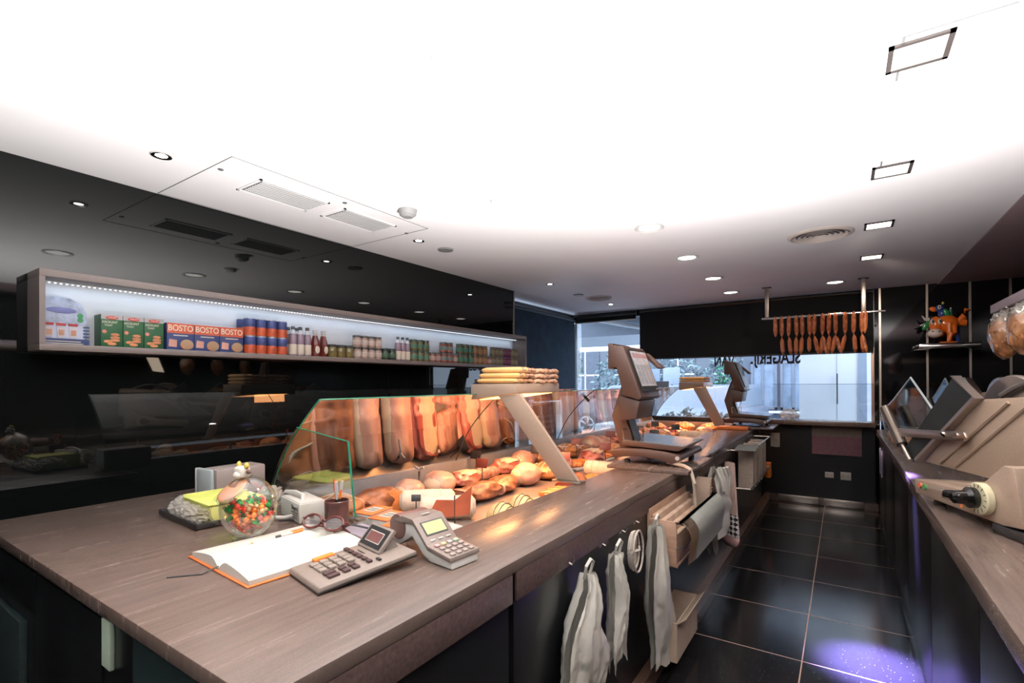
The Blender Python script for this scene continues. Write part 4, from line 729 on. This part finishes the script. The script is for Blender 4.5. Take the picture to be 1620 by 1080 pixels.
# ------------------------------------------------------------------ weighing scales
SB=mat('bronze_grey_plastic',(.085,.048,.037),.42,var=.12,vs=120)
def scale(loc,label):
    t=thing('weighing_scale',label,'weighing scale',loc)
    MB().bb(-.22,.25,-.06,.56,0,.018,.002).build('base_board',STONE,t)
    for x in (-.15,.13):
        for y in (.09,.50): MB().cyl((x,y,.0185),(x,y,.04),.018).build('foot',DARK,t)
    pr=[(-.25,.075),(-.245,.095),(-.16,.108),(-.04,.112),(.08,.105),(.165,.09),(.18,.072),(.165,.05),(.13,.035),(.05,.055),(-.05,.065),(-.16,.058),(-.215,.045)]
    MB().prism(pr,.05,.54,'y',.006).build('body',SB,t); MB().cyl((.165,.045,.073),(.165,.545,.073),.021).build('front_bar',SB,t); MB().cyl((.165,.042,.073),(.165,.048,.073),.012).build('bar_cap',WHITE,t)
    MB().prism([(-.17,.125),(.165,.110),(.205,.135),(-.17,.155)],.06,.53,'y',.003).build('platter_frame',SB,t); MB().prism([(-.165,.1555),(.198,.1365),(.198,.1405),(-.165,.1595)],.065,.525,'y').build('platter',mat('pale_platter',(.26,.27,.27),.16,.5,var=.03),t)
    b=MB().tube([(-.165,.07,.16),(-.17,.07,.22),(-.10,.24,.23),(-.10,.24,.16)],.004,6); b.build('platter_rail',STEEL,t)
    po=[(-.20,.10),(-.10,.10),(-.135,.21),(-.165,.30),(-.13,.42),(-.10,.52),(-.18,.52),(-.215,.42),(-.255,.30),(-.23,.21)]
    MB().prism(po,.10,.20,'y',.008).build('post',SB,t); MB().prism([(-.098,.12),(-.09,.12),(-.15,.295),(-.158,.295)],.11,.21,'y').build('post_inset',DARK,t)
    hp=[(-.215,.735),(-.13,.725),(-.02,.42),(-.035,.405),(-.13,.43),(-.175,.60),(-.21,.60)]
    h=MB().prism(hp,-.02,.34,'y',.006).build('display_head',SB,t)
    a=math.atan2(.305,.11); sc_=MB().box((0,0,0),(.30,.27,.006)).build('screen_bezel',DARK,h,35,(-.0685,.165,.58),(0,0,0)); 
    sc_.rotation_euler=Matrix(((0,-math.cos(a),math.sin(a)),(1,0,0),(0,math.sin(a),math.cos(a)))).to_euler()
    MB().box((0,.012,.0036),(.275,.225,.0012)).build('screen',mat('screen_image',(.48,.46,.48),.2,0,.25,20,emit=(.62,.60,.62),es=.22),sc_)
    for r_ in range(3):
        for c in range(4): MB().box((-.10+.066*c,-.07+.045*r_,.0046),(.052,.034,.0008)).build('screen_button',mat('screen_button',(.36,.36,.38),.3,var=.1),sc_)
    MB().box((0,.095,.0046),(.26,.028,.0008)).build('screen_header',mat('screen_header',(.55,.34,.36),.3,var=.1),sc_)
    MB().box((.12,-.122,.0036),(.03,.006,.0012)).build('badge',WHITE,sc_)
    MB().prism([(-.235,.745),(-.205,.745),(-.20,.59),(-.235,.59)],.0,.3,'y',.004).build('customer_display',SB,t)
    MB().prism([(-.17,.43),(-.035,.40),(-.06,.29),(-.155,.28)],.0,.29,'y',.008).build('label_printer',SB,t); MB().prism([(-.05,.385),(-.046,.385),(-.069,.30),(-.073,.30)],.06,.24,'y').build('printer_slot',DARK,t)
    MB().prism([(-.12,.70),(-.03,.62),(-.01,.60),(-.04,.595),(-.11,.66)],.345,.42,'y',.004).build('card_reader',SB,t)
    MB().tube([(.10,.07,.045),(.20,.06,.03),(.24,.03,.02),(.268,.0,-.05),(.272,.03,-.25),(.262,.02,-.34),(.23,.05,-.42)],.011,10).build('power_cord',mat('cream_cord',(.55,.46,.37),.6,var=.04),t)
    return t
s1=scale((-.955,2.84,ZT+.0005),'brown grey shop scale with touch screen nearest the camera')
s2=dup(s1,(-.865,5.90,ZT+.0005),None,'brown grey shop scale at the far end of the worktop')
for c in list(s2.children):
    if c.name.startswith('power_cord'): bpy.data.objects.remove(c)
tag(MB().box((0,0,.015),(.30,.16,.03),None,.004).build('orange_folder',ORANGE,None,35,(-.98,5.76,ZT+.0005)),'flat orange packet lying before the far scale','packet')
t=thing('plastic_bag_pile','crumpled clear plastic bags on the ledge beside the far scale','plastic bags',(-.50,6.60,.9855)); MB().ell((-.02,-.03,.06),(.09,.05,.06),None,4,.4,3,3).build('film',mat('clear_film',(.75,.78,.80),.2,0,.05,30,.4,30,alpha=.55),t)
# ------------------------------------------------------------------ staff side: hooks, bags, cord, racks
BAGM=mat('white_bag_plastic',(.70,.68,.61),.45,0,.06,20,.25,22)
def hook(x,y,z,label):
    t=thing('wall_hook',label,'hook',(x,y,z)); MB().bb(-.004,.0,-.012,.012,-.02,.03,.002).build('plate',STEEL,t); MB().tube([(0,0,0),(.022,0,-.008),(.03,0,.008),(.03,0,.02)],.003,6).build('prong',STEEL,t)
def bag(label,y,z1,z0,w0,w1,lean,seed,twist=.0,x=-.735,cut=0):
    t=thing('hanging_bag',label,'bag',(x,y,z1),0,'white carrier bags hanging under the worktop'); H=z1-z0
    def f(s):
        def g(u,v):
            wv=w0+(w1-w0)*min(1,v*1.35)**.8; yy=(u-.5)*wv+lean*v+.012*math.sin(v*9+seed); zz_=-H*v*(1-.10*cut*abs(u-.5)*2 if False else 1)+(.03*math.sin(u*7+seed)*v)+(cut*.10*(1-abs(2*u-1)) if v>.99 else 0)
            d=.012+.030*math.sin(math.pi*min(1,v*1.1))**.7*math.sin(math.pi*u)**.6
            fold=.013*noise.noise(Vector((u*5+seed,v*4,seed*1.7)))+.005*noise.noise(Vector((u*13+seed,v*17,seed)))+.008*math.sin(u*16+seed+3*v)*(1-.7*v)
            return (s*d+fold+.0,yy,zz_)
        return g
    b=MB().sheet(30,44,f(1)).sheet(30,44,f(-1)); bmesh.ops.remove_doubles(b.bm,verts=b.bm.verts[:],dist=.0008); b.build('bag_body',BAGM,t,70)
    MB().tube([(0,-.02+.0,-.01),(.012,-.028,.035),(.014,0,.052),(.012,.028,.035),(0,.022,-.01)],.006,6).build('handle_loop',BAGM,t)
    return t
for y,z,l in ((1.53,.815,'steel hook holding the nearest white bag'),(1.82,.80,'steel hook holding the second white bag'),(2.03,.80,'steel hook holding the cord coil'),(2.20,.80,'steel hook holding the third white bag')): hook(-.797,y,z,l)
bag('long white carrier bag hanging nearest the camera',1.56,.775,.31,.05,.33,-.03,1); bag('narrow split white carrier bag, second along the counter',1.83,.77,.34,.05,.13,.01,4,0,-.735,1)
bag('big crumpled white carrier bag before the cardboard box',2.235,.78,.11,.07,.30,.13,7,0,-.715)
t=thing('cord_coil','coil of white cord hanging between the second and third bags','cord',(-.745,2.03,.755))
for k in range(5): MB().tube([(.010*math.sin(k*2)+.004*k,(.042+.004*k)*math.sin(a),-.035+(.066+.005*k)*math.cos(a)) for a in [2*math.pi*i/28 for i in range(28)]],.0045,6,True).build('loop',mat('pale_cord',(.55,.49,.43),.6,var=.05),t)
MB().tube([(.01,-.05,-.03),(.03,-.0,-.028),(.01,.052,-.03)],.006,6).build('tie',BAGM,t)
# rack of wrapping paper
t=thing('paper_rack','wooden drawer rack with a wire front under the near scale','rack',(-.795,2.62,.62)); WD=mat('tan_board',(.36,.22,.15),.55,0,.2,8,stretch=(1,1,6))
MB().bb(0,.012,-.25,.42,-.08,.195,.001).build('back_board',WD,t); MB().bb(0.0125,.14,-.25,-.236,-.06,.15,.001).build('end_board',WD,t); MB().bb(.0125,.14,.40,.414,-.06,.15,.001).build('end_board',WD,t); MB().bb(.0125,.14,-.235,.399,-.07,-.058,.001).build('bottom_board',WD,t)
MB().tube([(.14,-.26,.15),(.16,-.2,.13),(.17,.42,.13),(.10,.43,.15)],.005,6).tube([(.14,-.26,.03),(.165,-.2,.03),(.17,.42,.03)],.004,6).build('wire_front',STEEL,t)
for k in range(4): MB().bb(.016+.030*k,.042+.030*k,-.228,.392-.04*k,-.056,.165-.028*k,.004).build('paper_bundle',mat('brown_paper_bundle_%d'%(k%2),((.40,.27,.19),(.48,.34,.25))[k%2],.8,0,.2,10),t)
t=thing('paper_bag_bundle','curled bundle of beige paper bags behind the draped sheets','paper bags',(-.72,3.05,.80)); 
for k in range(5): MB().sheet(3,14,lambda u,v,k=k:(.0+.085*u,-.12+.24*v,-.10+.012*k+(.10+.006*k)*math.sin(math.pi*v)**.7),.004).build('bag_layer',mat('beige_paper_%d'%(k%2),((.46,.35,.27),(.52,.42,.33))[k%2],.8,var=.08),t)
t=thing('draped_paper','thick stack of white wrapping sheets draped over the wire rack','paper sheets',(-.615,2.68,.765)); 
for k in range(4): MB().sheet(2,12,lambda u,v,k=k:(-.02-.012*k+(.06+.012*k)*math.sin(math.pi*min(.5,v*1.6)) if False else (-.012*k)+(.055)*math.sin(min(1,v*2.2)*math.pi/2)+.008*math.sin(v*5),-.30+.60*u,.012*(3-k)+.03-(.03+.215*max(0,v-.12))),.003).build('sheet',PAPER if k<1 else mat('tan_sheet',(.60,.47,.37),.8,var=.05),t)
t=thing('cardboard_box','low cream cardboard box on the plinth behind the big white bag','box',(-.725,2.62,.0805)); CB=mat('cream_card',(.46,.36,.28),.8,var=.08)
for a,b_,c,d in ((-.07,.055,-.20,-.195),(-.07,.055,.195,.20),(-.07,-.065,-.194,.194),(.05,.055,-.194,.194)): MB().bb(a,b_,c,d,.0,.19).build('side_panel',CB,t)
MB().bb(-.065,.05,-.194,.194,0.0,.004).build('bottom_panel',CB,t); MB().box((.075,0,.20),(.05,.38,.004),(0,R(-40),0)).build('flap',CB,t)
# aprons, mitt, far racks
for y,z,x,l in ((3.42,.83,-.797,'steel hook holding the crumpled white apron'),(3.72,.83,-.797,'steel hook holding the checked oven mitt')): hook(x,y,z,l)
t=thing('white_apron','crumpled white apron hanging beyond the paper rack','apron',(-.70,3.45,.87))
def ap(s):
    def g(u,v):
        w_=.10+.30*min(1,v*1.5); return (s*(.02+.05*math.sin(math.pi*u)*math.sin(math.pi*min(1,v*1.1)))+.03*math.sin(u*9+v*3)*v+.03*noise.noise(Vector((u*4,v*4,2))),-w_/2+w_*u+.10*v,-.55*v*(1-.18*math.sin(u*2.4)) )
    return g
b=MB().sheet(20,26,ap(1)).sheet(20,26,ap(-1)); bmesh.ops.remove_doubles(b.bm,verts=b.bm.verts[:],dist=.001); b.build('cloth',mat('white_cotton',(.62,.60,.54),.9,0,.06,14,.2,20),t,70)
for k in range(4): MB().tube([(.02+.015*k,-.06+.035*k,-.0),(.045+.01*k,-.07+.05*k,-.06),(.06,-.05+.045*k,-.14-.02*k)],.010,6).build('tie_strap',mat('white_cotton',(.62,.6,.54)),t)
t=thing('oven_mitt','long beige oven mitt with a black and white checked end','oven mitt',(-.67,3.78,.86),R(50))
MB().sheet(10,10,lambda u,v:(.018*math.cos(2*math.pi*u),(.045+.030*v)*math.sin(2*math.pi*u),-.36*v)).build('sleeve',mat('beige_quilt',(.45,.32,.27),.9,var=.1),t); MB().sheet(12,8,lambda u,v:(.024*math.cos(2*math.pi*u),(.080+.012*v)*math.sin(2*math.pi*u),-.362-.15*v)).build('checked_band',checker_mat(),t); MB().ell((0,0,-.535),(.026,.09,.06),None,3,.1,3).build('hand_end',mat('pink_cloth',(.55,.33,.31),.9,var=.1),t)
t=thing('bag_rack','steel rack of upright paper bags at the far end of the counter','rack',(-.795,5.0,.50))
MB().tube([(0.002,-.55,.36),(.16,-.55,.36),(.16,.75,.36),(.002,.75,.36)],.006,6).tube([(.002,-.55,.05),(.16,-.55,.05),(.16,.75,.05),(.002,.75,.05)],.006,6).build('wire_frame',STEEL,t)
for k in range(7): MB().bb(.03,.15,-.30+.13*k,-.24+.13*k,.0,.34+.012*(k%3),.003).build('bag_stack',mat('bagstack_%d'%(k%3),((.48,.38,.30),(.56,.47,.38),(.40,.30,.24))[k%3],.8,var=.1,vs=30),t)
t=thing('pale_sheet','pale sheet lying on the rack of paper bags','paper',(-.68,4.62,.868)); MB().sheet(6,6,lambda u,v:(-.07+.16*u,-.2+.4*v,.02*math.sin(v*3)),.003).build('sheet',PAPER,t)
tag(MB().box((0,0,0),(.05,.09,.15),(R(8),0,0),.006).build('orange_packet_hanging',ORANGE,None,35,(-.66,5.86,.50)),'orange packet tucked under the far paper bags','packet')
t=thing('towel_bar','thin steel bracket with a beige tea towel at the far counter end','towel',(-.64,6.16,.86)); MB().tube([(-.145,0,.0),(.06,0,.0)],.005,8).tube([(-.145,0,.0),(-.145,0,.05)],.006,8).build('bar',STEEL,t); MB().sheet(6,14,lambda u,v:(-.03+.09*u,-.012*math.cos(v*math.pi)-.01,.008-.22*abs(v-.35)*1.1+.003*math.sin(u*8)),.004).build('towel_cloth',mat('beige_towel',(.52,.44,.36),.9,var=.08),t)
# ------------------------------------------------------------------ sausage rail
t=thing('sausage_rail','steel rail hanging from the ceiling on two flat posts','rail',(-.25,6.0,2.108)); MB().cyl((-.482,0,0),(.595,0,0),.011,None,14).build('bar',CHROME,t)
for x in (-.431,.424): MB().bb(x-.019,x+.019,-.006,.006,.011,.335,.002).build('post',STEEL,t); MB().bb(x-.045,x+.045,-.03,.03,.331,.3365,.001).build('ceiling_plate',DARK,t)
SM=mat('smoked_sausage',(.58,.11,.035),.35,0,.45,26,.4,50,col2=(.78,.27,.10)); sx=[-.599,-.538,-.47,-.406,-.352,-.288,-.242,-.17,-.113,-.061,.023,.094,.159]
def link(b,p,q,r):
    p=Vector(p);q=Vector(q); n=9; pts=[p.lerp(q,i/n) for i in range(n+1)]; b.tube(pts,[r*(.35+.65*min(1,4.5*min(i,n-i)/n)) if 0<i<n else r*.25 for i in range(n+1)],10)
for i,x in enumerate(sx):
    t=thing('sausage_string','hanging string of smoked orange sausages, %s from the left on the rail'%ord_(i),'sausage',(x,6.0,2.095),0,'sausages on the rail'); r=.0205
    l1=.195 if i else .19
    b=MB(); link(b,(0,-.012,.03),(rnd.uniform(-.006,.006),-.016,-l1),r); b.build('upper_link',SM,t)
    if i:
        b=MB(); link(b,(0,-.016,-l1-.005),([.01,.015,-.002,-.012,.0,.035,-.015,-.01,-.03,-.04,.012,.01][i-1],-.016,-.385 if i not in (5,) else -.36),r*.95); b.build('lower_link',SM,t)
    if i in (7,9,12): b=MB(); link(b,(0,-.02,-l1-.005),(.035 if i!=9 else .05,-.03,-.39),r*.9); b.build('lower_link',SM,t)
    if i==12: b=MB(); link(b,(.03,-.012,.03),(.022,-.02,-l1),r); b.build('upper_link',SM,t)
    MB().tube([(0,-.0125,.012),(0,-.0,.026),(0,.0125,.012),(0,.0,-.0005)],.0018,5,True).build('tie_string',NET,t)
# ------------------------------------------------------------------ right hand work counter
t=thing('work_counter','black work counter with a stone top along the right side of the aisle','counter',(.65,2.4,0))
MB().bb(-.364,.95,-4.2,4.06,.862,.92,.003).build('stone_top',STONE,t); MB().bb(-.332,.94,-4.2,4.05,.0,.8615).build('carcass',DARK,t)
for k in range(9):
    y=-4.19+.915*k; MB().bb(-.338,-.3325,y+.004,y+.911,.085,.845,.001).build('door',BLACK,t)
MB().bb(-.333,-.3325,-4.2,4.05,0,.08).build('plinth',BLACK,t)
for y in (3.55,3.80): MB().bb(-.3505,-.3385,y-.008,y+.008,.50,.76,.002).build('door_handle',mat('lilac_steel',(.55,.5,.66),.3,.8,var=.05),t)
# slicers
SE=mat('cast_enamel',(.33,.245,.185),.4,.2,var=.08,vs=140); CLR=glass('guard_plastic',(.66,.72,.74),.05,.02,.26)
def slicer(loc,rot,label,sc_=1):
    t=thing('meat_slicer',label,'meat slicer',loc,rot)
    hp=[(.506,.093),(.497,.034),(0,.034),(-.09,.045),(-.05,.232),(-.005,.232),(.142,.114)]
    MB().prism(hp,.0,.09,'x',.006).build('front_housing',SE,t)
    MB().prism([(.50,.036),(-.09,.036),(-.10,.18),(.05,.20),(.22,.12),(.52,.09)],.091,.42,'x',.01).build('base',SE,t)
    for x in (.06,.36):
        for y in (.02,.44): MB().cyl((x,y,0),(x,y,.036),.022,.018,14).build('foot',DARK,t)
    MB().prism([(.47,.525),(.345,.445),(.755,.14),(.86,.16)],.125,.14,'x').build('gauge_plate',mat('dark_teflon',(.008,.011,.011),.6,var=.4,vs=14),t)
    MB().prism([(.48,.53),(.345,.447),(.75,.142),(.74,.13),(.33,.44),(.465,.53)],.118,.15,'x').build('gauge_plate_edge',STEEL,t)
    MB().prism([(.335,.437),(.12,.452),(-.14,.452),(-.14,.16),(.15,.135),(.60,.135),(.735,.135)],.15,.19,'x',.004).build('carriage_plate',SE,t)
    for a,b_ in (((.20,.43),(.60,.15)),((.10,.43),(.50,.15))): MB().tube([(.147,a[0],a[1]),(.147,b_[0],b_[1])],.007,6).build('rib',SE,t)
    MB().prism([(.90,.235),(.915,.255),(.90,.275),(.38,.305),(.365,.285),(.38,.268)],.108,.12,'x',.002).build('arm_bar',STEEL,t)
    for u in (.42,.50): MB().cyl((.102,u,.288-.0006*(u-.4)*100),(.108,u,.286),.012).build('arm_bolt',CHROME,t)
    MB().cyl((.11,.99,.37),(.11,.83,.20),.023,.023,18).build('push_handle',mat('olive_chrome',(.16,.13,.11),.25,.8,var=.1),t); MB().cyl((.11,.83,.20),(.11,.76,.135),.010).build('handle_rod',STEEL,t)
    MB().prism([(1.13,.335),(1.0,.41),(.84,.525),(.64,.36),(.80,.115),(1.05,.185)],.15,.156,'x').build('clear_guard',CLR,t)
    MB().tube([(.153,1.05,.185),(.153,1.13,.335),(.153,1.0,.41),(.153,.84,.525),(.153,.64,.36)],.005,6).build('guard_rim',mat('smoke_rim',(.30,.33,.35),.25,var=.1),t)
    MB().lathe([(0,-.012),(.165,-.012),(.17,-.004),(.17,.006),(.12,.02),(0,.022)],36,(.23,.30,.36),Matrix.Rotation(R(90),4,'Y')).build('blade_cover',STEEL,t)
    MB().tube([(.20,-.04+.36*i/12,.452+.055*math.sin(math.pi*i/12)) for i in range(13)],.011,8).build('lift_handle',mat('dark_handle',(.08,.07,.065),.35,var=.1),t)
    MB().bb(.19,.36,-.13,.10,.452,.465,.003).build('top_plate',SE,t)
    MB().lathe([(0,0),(.052,0),(.055,.004),(.055,.022),(.05,.026),(0,.026)],32,(-.0005,.075,.105),Matrix.Rotation(R(-90),4,'Y')).build('dial_ring',mat('dial_cream',(.66,.62,.42),.4,var=.03),t)
    b=MB()
    for k in range(14): a=2*math.pi*k/14; b.box((-.0272,.075+.044*math.cos(a),.105+.044*math.sin(a)),(.0012,.012,.0022),(a,0,0))
    b.build('dial_marks',DARK,t)
    MB().lathe([(0,0),(.036,0),(.036,.018),(.024,.03),(.022,.06),(.012,.068),(0,.068)],24,(-.0275,.085,.105),Matrix.Rotation(R(-90),4,'Y')).box((-.075,.10,.108),(.04,.075,.026),(0,0,R(10)),.010,3).build('dial_knob',mat('gloss_black',(.006,.006,.006),.08,var=.1),t)
    for u,m in ((.455,mat('stop_red',(.55,.12,.05),.4,var=.05)),(.425,mat('start_green',(.06,.26,.09),.4,var=.05))): MB().cyl((-.006,u,.074),(.0,u,.074),.0105).build('push_button',m,t)
    text('BIZERBA',.022,'nameplate',DARK,t,(-.0008,.275,.062),(R(90),0,R(-90)),.0004); MB().box((-.0006,.30,.085),(.001,.10,.014)).build('control_label',mat('label_taupe',(.28,.23,.19),.5,var=.05),t); MB().box((-.0006,.20,.05),(.001,.012,.012)).build('warning_dot',ORANGE,t)
    MB().bb(.0,.10,-.10,.05,.0,.033,.006).build('rubber_skirt',DARK,t)
    return t
sA=slicer((.4305,2.243,.9205),R(20.9),'large beige slicer nearest the camera with a black dial')
sB=dup(sA,(.62,3.72,.9205),R(12),'second slicer standing farther along the right counter')
t=thing('cutting_board_stack','stack of pale boards and papers on the far end of the right counter','boards',(.42,5.6,.9205))
for k in range(4): MB().bb(-.08+.01*k,.16,-.3+.03*k,.28,.022*k,.022*k+.02,.003).build('board',mat('board_%d'%(k%2),((.52,.36,.25),(.62,.48,.36))[k%2],.6,var=.1),t)
t=thing('steel_tray','round steel dish with an orange band behind the slicers','dish',(1.02,4.75,.9205)); MB().cyl((0,0,0),(0,0,.42),.10,.10,24).build('stand',STEEL,t); MB().lathe([(0,.42),(.13,.42),(.15,.45),(.15,.47),(0,.475)],32).build('dish',ORM,t)
# decorative shelf with cow
t=thing('steel_shelf','polished steel bracket shelf on the black glass wall under the cow','shelf',(.9,6.60,1.75)); MB().bb(-.26,.215,-.12,.17,0,.055,.012).build('board',CHROME,t); MB().bb(-.28,-.18,-.10,.10,-.004,-.0005).build('lip',STEEL,t)
t=thing('cow_figure','orange cow figure with a blue bird on its back on the steel shelf','figurine',(.855,6.56,1.8055),R(0)); t.scale=(.72,.8,1.05); OR=mat('gloss_orange',(.80,.17,.02),.15,0,.12,8,spec=.6); WH=mat('muzzle_white',(.68,.58,.52),.25,var=.08); BL=mat('gloss_blue',(.03,.06,.22),.2,var=.2); GR=mat('gloss_green',(.02,.22,.07),.2,var=.2)
b=MB().ell((.02,0,.185),(.13,.085,.085),None,4).ell((-.10,-.02,.175),(.075,.07,.085),None,4)
for x,y in ((.08,-.05),(.085,.05),(-.03,.05)): b.tube([(x,y,.17),(x+.01,y,.09),(x,y,.012)],[.045,.034,.03],10)
b.tube([(.03,-.06,.18),(.04,-.075,.09),(.035,-.08,.012)],[.045,.036,.03],10); b.tube([(.14,0,.20),(.20,0,.25),(.235,0,.30),(.20,0,.31)],[.03,.035,.04,.02],10).tube([(.14,0,.20),(.19,0,.19),(.225,0,.185)],[.03,.034,.03],10)
b.build('cow_body',OR,t); MB().bb(-.06,.11,-.10,.09,0,.011,.004).build('foot_plate',OR,t)
MB().ell((-.115,-.06,.095),(.085,.06,.045),None,4).build('muzzle',WH,t)
for s in (-.03,.04): MB().ell((-.115+s,-.118,.11),(.010,.006,.006),None,2).build('nostril',DARK,t)
for x in (-.145,-.065): e=MB().ell((x,-.085,.205),(.024,.014,.028),None,3).build('eye',WHITE,t); MB().ell((x+.004,-.098,.208),(.012,.006,.014),None,2).build('pupil',DARK,e)
for s,(a,c) in ((-1,(-.165,-.25)),(1,(-.05,.03))): MB().tube([(a,0,.235),(a+.05*s if s<0 else a+.03,0,.238),(c,0,.275)],[.016,.014,.005],8).build('horn',WHITE,t)
MB().ell((-.205,-.01,.175),(.055,.012,.030),Matrix.Rotation(R(-42),3,'Y'),3).build('leaf_ear',GR,t); MB().tube([(-.20,0,.2),(-.25,0,.185),(-.27,0,.18)],.009,6).build('side_twig',WHITE,t)
bb=MB().ell((-.03,0,.285),(.045,.04,.05),None,3).ell((-.055,0,.335),(.05,.04,.038),None,3).build('bird_body',BL,t); MB().ell((-.125,0,.332),(.045,.022,.024),Matrix.Rotation(R(12),3,'Y'),3).build('bird_beak',OR,bb); MB().ell((-.062,-.036,.345),(.020,.008,.020),None,3).build('bird_eye',WHITE,bb); MB().ell((-.062,-.044,.345),(.009,.004,.010),None,2).build('bird_pupil',DARK,bb); MB().ell((.015,-.035,.285),(.05,.015,.028),Matrix.Rotation(R(50),3,'Y'),3).build('bird_wing',GR,bb); MB().ell((-.02,0,.385),(.016,.012,.014),None,2).build('bird_crest',mat('crest_yellow',(.5,.45,.1),.3,var=.05),bb)
MB().ell((.055,0,.265),(.03,.025,.03),None,3).ell((.06,0,.30),(.022,.02,.025),None,3).build('green_chick',mat('teal_gloss',(.04,.2,.14),.25,var=.2),t); MB().ell((.062,0,.328),(.010,.01,.012),None,2).build('white_tip',WHITE,t); MB().bb(.10,.155,-.02,.05,.0,.155,.02).build('blue_leg',BL,t)
# upper shelf on the right with hanging snack bags
t=thing('upper_shelf','mauve grey upper shelf at the right edge above the slicers','shelf',(1.14,2.25,1.845)); MB().bb(-.415,.479,-2.0,1.75,-.025,.025,.003).build('board',mat('mauve_lacquer',(.38,.30,.33),.5,var=.04),t); MB().bb(-.39,.479,-1.98,1.72,-.04,-.0255).build('underside',mat('tan_underside',(.36,.28,.22),.6,var=.05),t)
for i,(y,l) in enumerate(((3.62,'clear bag of orange snacks hanging first from the end of the upper shelf'),(3.26,'clear bag of orange snacks hanging second along the upper shelf'),(2.9,'clear bag of orange snacks hanging third along the upper shelf'))):
    t=thing('hanging_snack_bag',l,'bag',(.715,y,1.80),0,'snack bags under the upper shelf'); t.scale=(.85,.85,.95); MB().ell((0,0,-.145),(.075,.085,.12),None,4,.12,3,i).build('snacks',mat('orange_snack',(.62,.20,.05),.5,0,.4,30,.5,40,col2=(.70,.36,.16)),t); MB().ell((0,0,-.13),(.082,.093,.137),None,4,.10,3,i+4).build('clear_bag',glass('bag_film',(.9,.88,.84),.10,.12,.6),t)
    MB().ell((0,0,-.055),(.055,.065,.05),None,4,.5,4,i+9).build('bag_neck',mat('crinkled_film',(.62,.58,.52),.3,0,.5,30,.5,30,alpha=.7),t); MB().tube([(0,0,-.02),(.02,0,.005),(.0,.01,.0195)],.003,6).build('string',NET,t)
t=thing('hanging_tag','beige slanted card hanging under the end of the upper shelf','card',(.735,3.92,1.73)); MB().box((0,0,-.05),(.012,.05,.13),(R(0),R(14),0),.002).build('card',mat('tan_card',(.50,.40,.31),.7,var=.06),t); MB().tube([(.008,0,.01),(.01,0,.09)],.002,5).build('string',NET,t)
# ------------------------------------------------------------------ camera and light
cam=bpy.data.cameras.new('camera'); co=bpy.data.objects.new('camera',cam); COL.objects.link(co); sc.camera=co
cam.sensor_width=36; cam.lens=786.1/1620*36; cam.shift_y=62.53/1620; cam.clip_start=.02; cam.clip_end=200
yaw,pit,rol=.5876057,.00343342,-.00486426
fw=Vector((-math.sin(yaw)*math.cos(pit),math.cos(yaw)*math.cos(pit),math.sin(pit))); r0=Vector((math.cos(yaw),math.sin(yaw),0)); u0=r0.cross(fw)
rr=r0*math.cos(rol)+u0*math.sin(rol); uu=-r0*math.sin(rol)+u0*math.cos(rol)
co.matrix_world=Matrix(((rr.x,uu.x,-fw.x,0),(rr.y,uu.y,-fw.y,0),(rr.z,uu.z,-fw.z,1.43),(0,0,0,1)))
W=bpy.data.worlds.new('sky'); sc.world=W; W.use_nodes=True; bg=W.node_tree.nodes['Background']; bg.inputs[0].default_value=(.70,.81,1,1); bg.inputs[1].default_value=6.5
for k,(fy,fe) in enumerate(((-.95,330),(.15,380),(1.35,680))): lamp('added_uplight','SPOT',(-.34,fy,.95),fe,(1,.97,.95),.14,(-.42,fy+.05,2.445),150,.8)  # added unseen spots without fittings, aimed up to whiten the ceiling
lamp('added_violet_spot','SPOT',(.20,4.008,2.40),32000,(.36,.28,1),.05,(.115,3.08,0),12.5,.95)  # added violet spot for the floor patch, not part of the square lamp
lamp('work_lamp','AREA',(.95,2.6,1.79),10,(1,.80,.60),.12,(.75,2.5,.9),sizey=2.6)
sc.view_settings.view_transform='Standard'; sc.view_settings.look='None'; sc.view_settings.exposure=-.18; sc.view_settings.gamma=1
try: sc.view_settings.use_curve_mapping=False
except Exception: pass
sc.cycles.max_bounces=8; sc.cycles.transparent_max_bounces=12; sc.cycles.caustics_reflective=False; sc.cycles.caustics_refractive=False; sc.cycles.sample_clamp_indirect=6
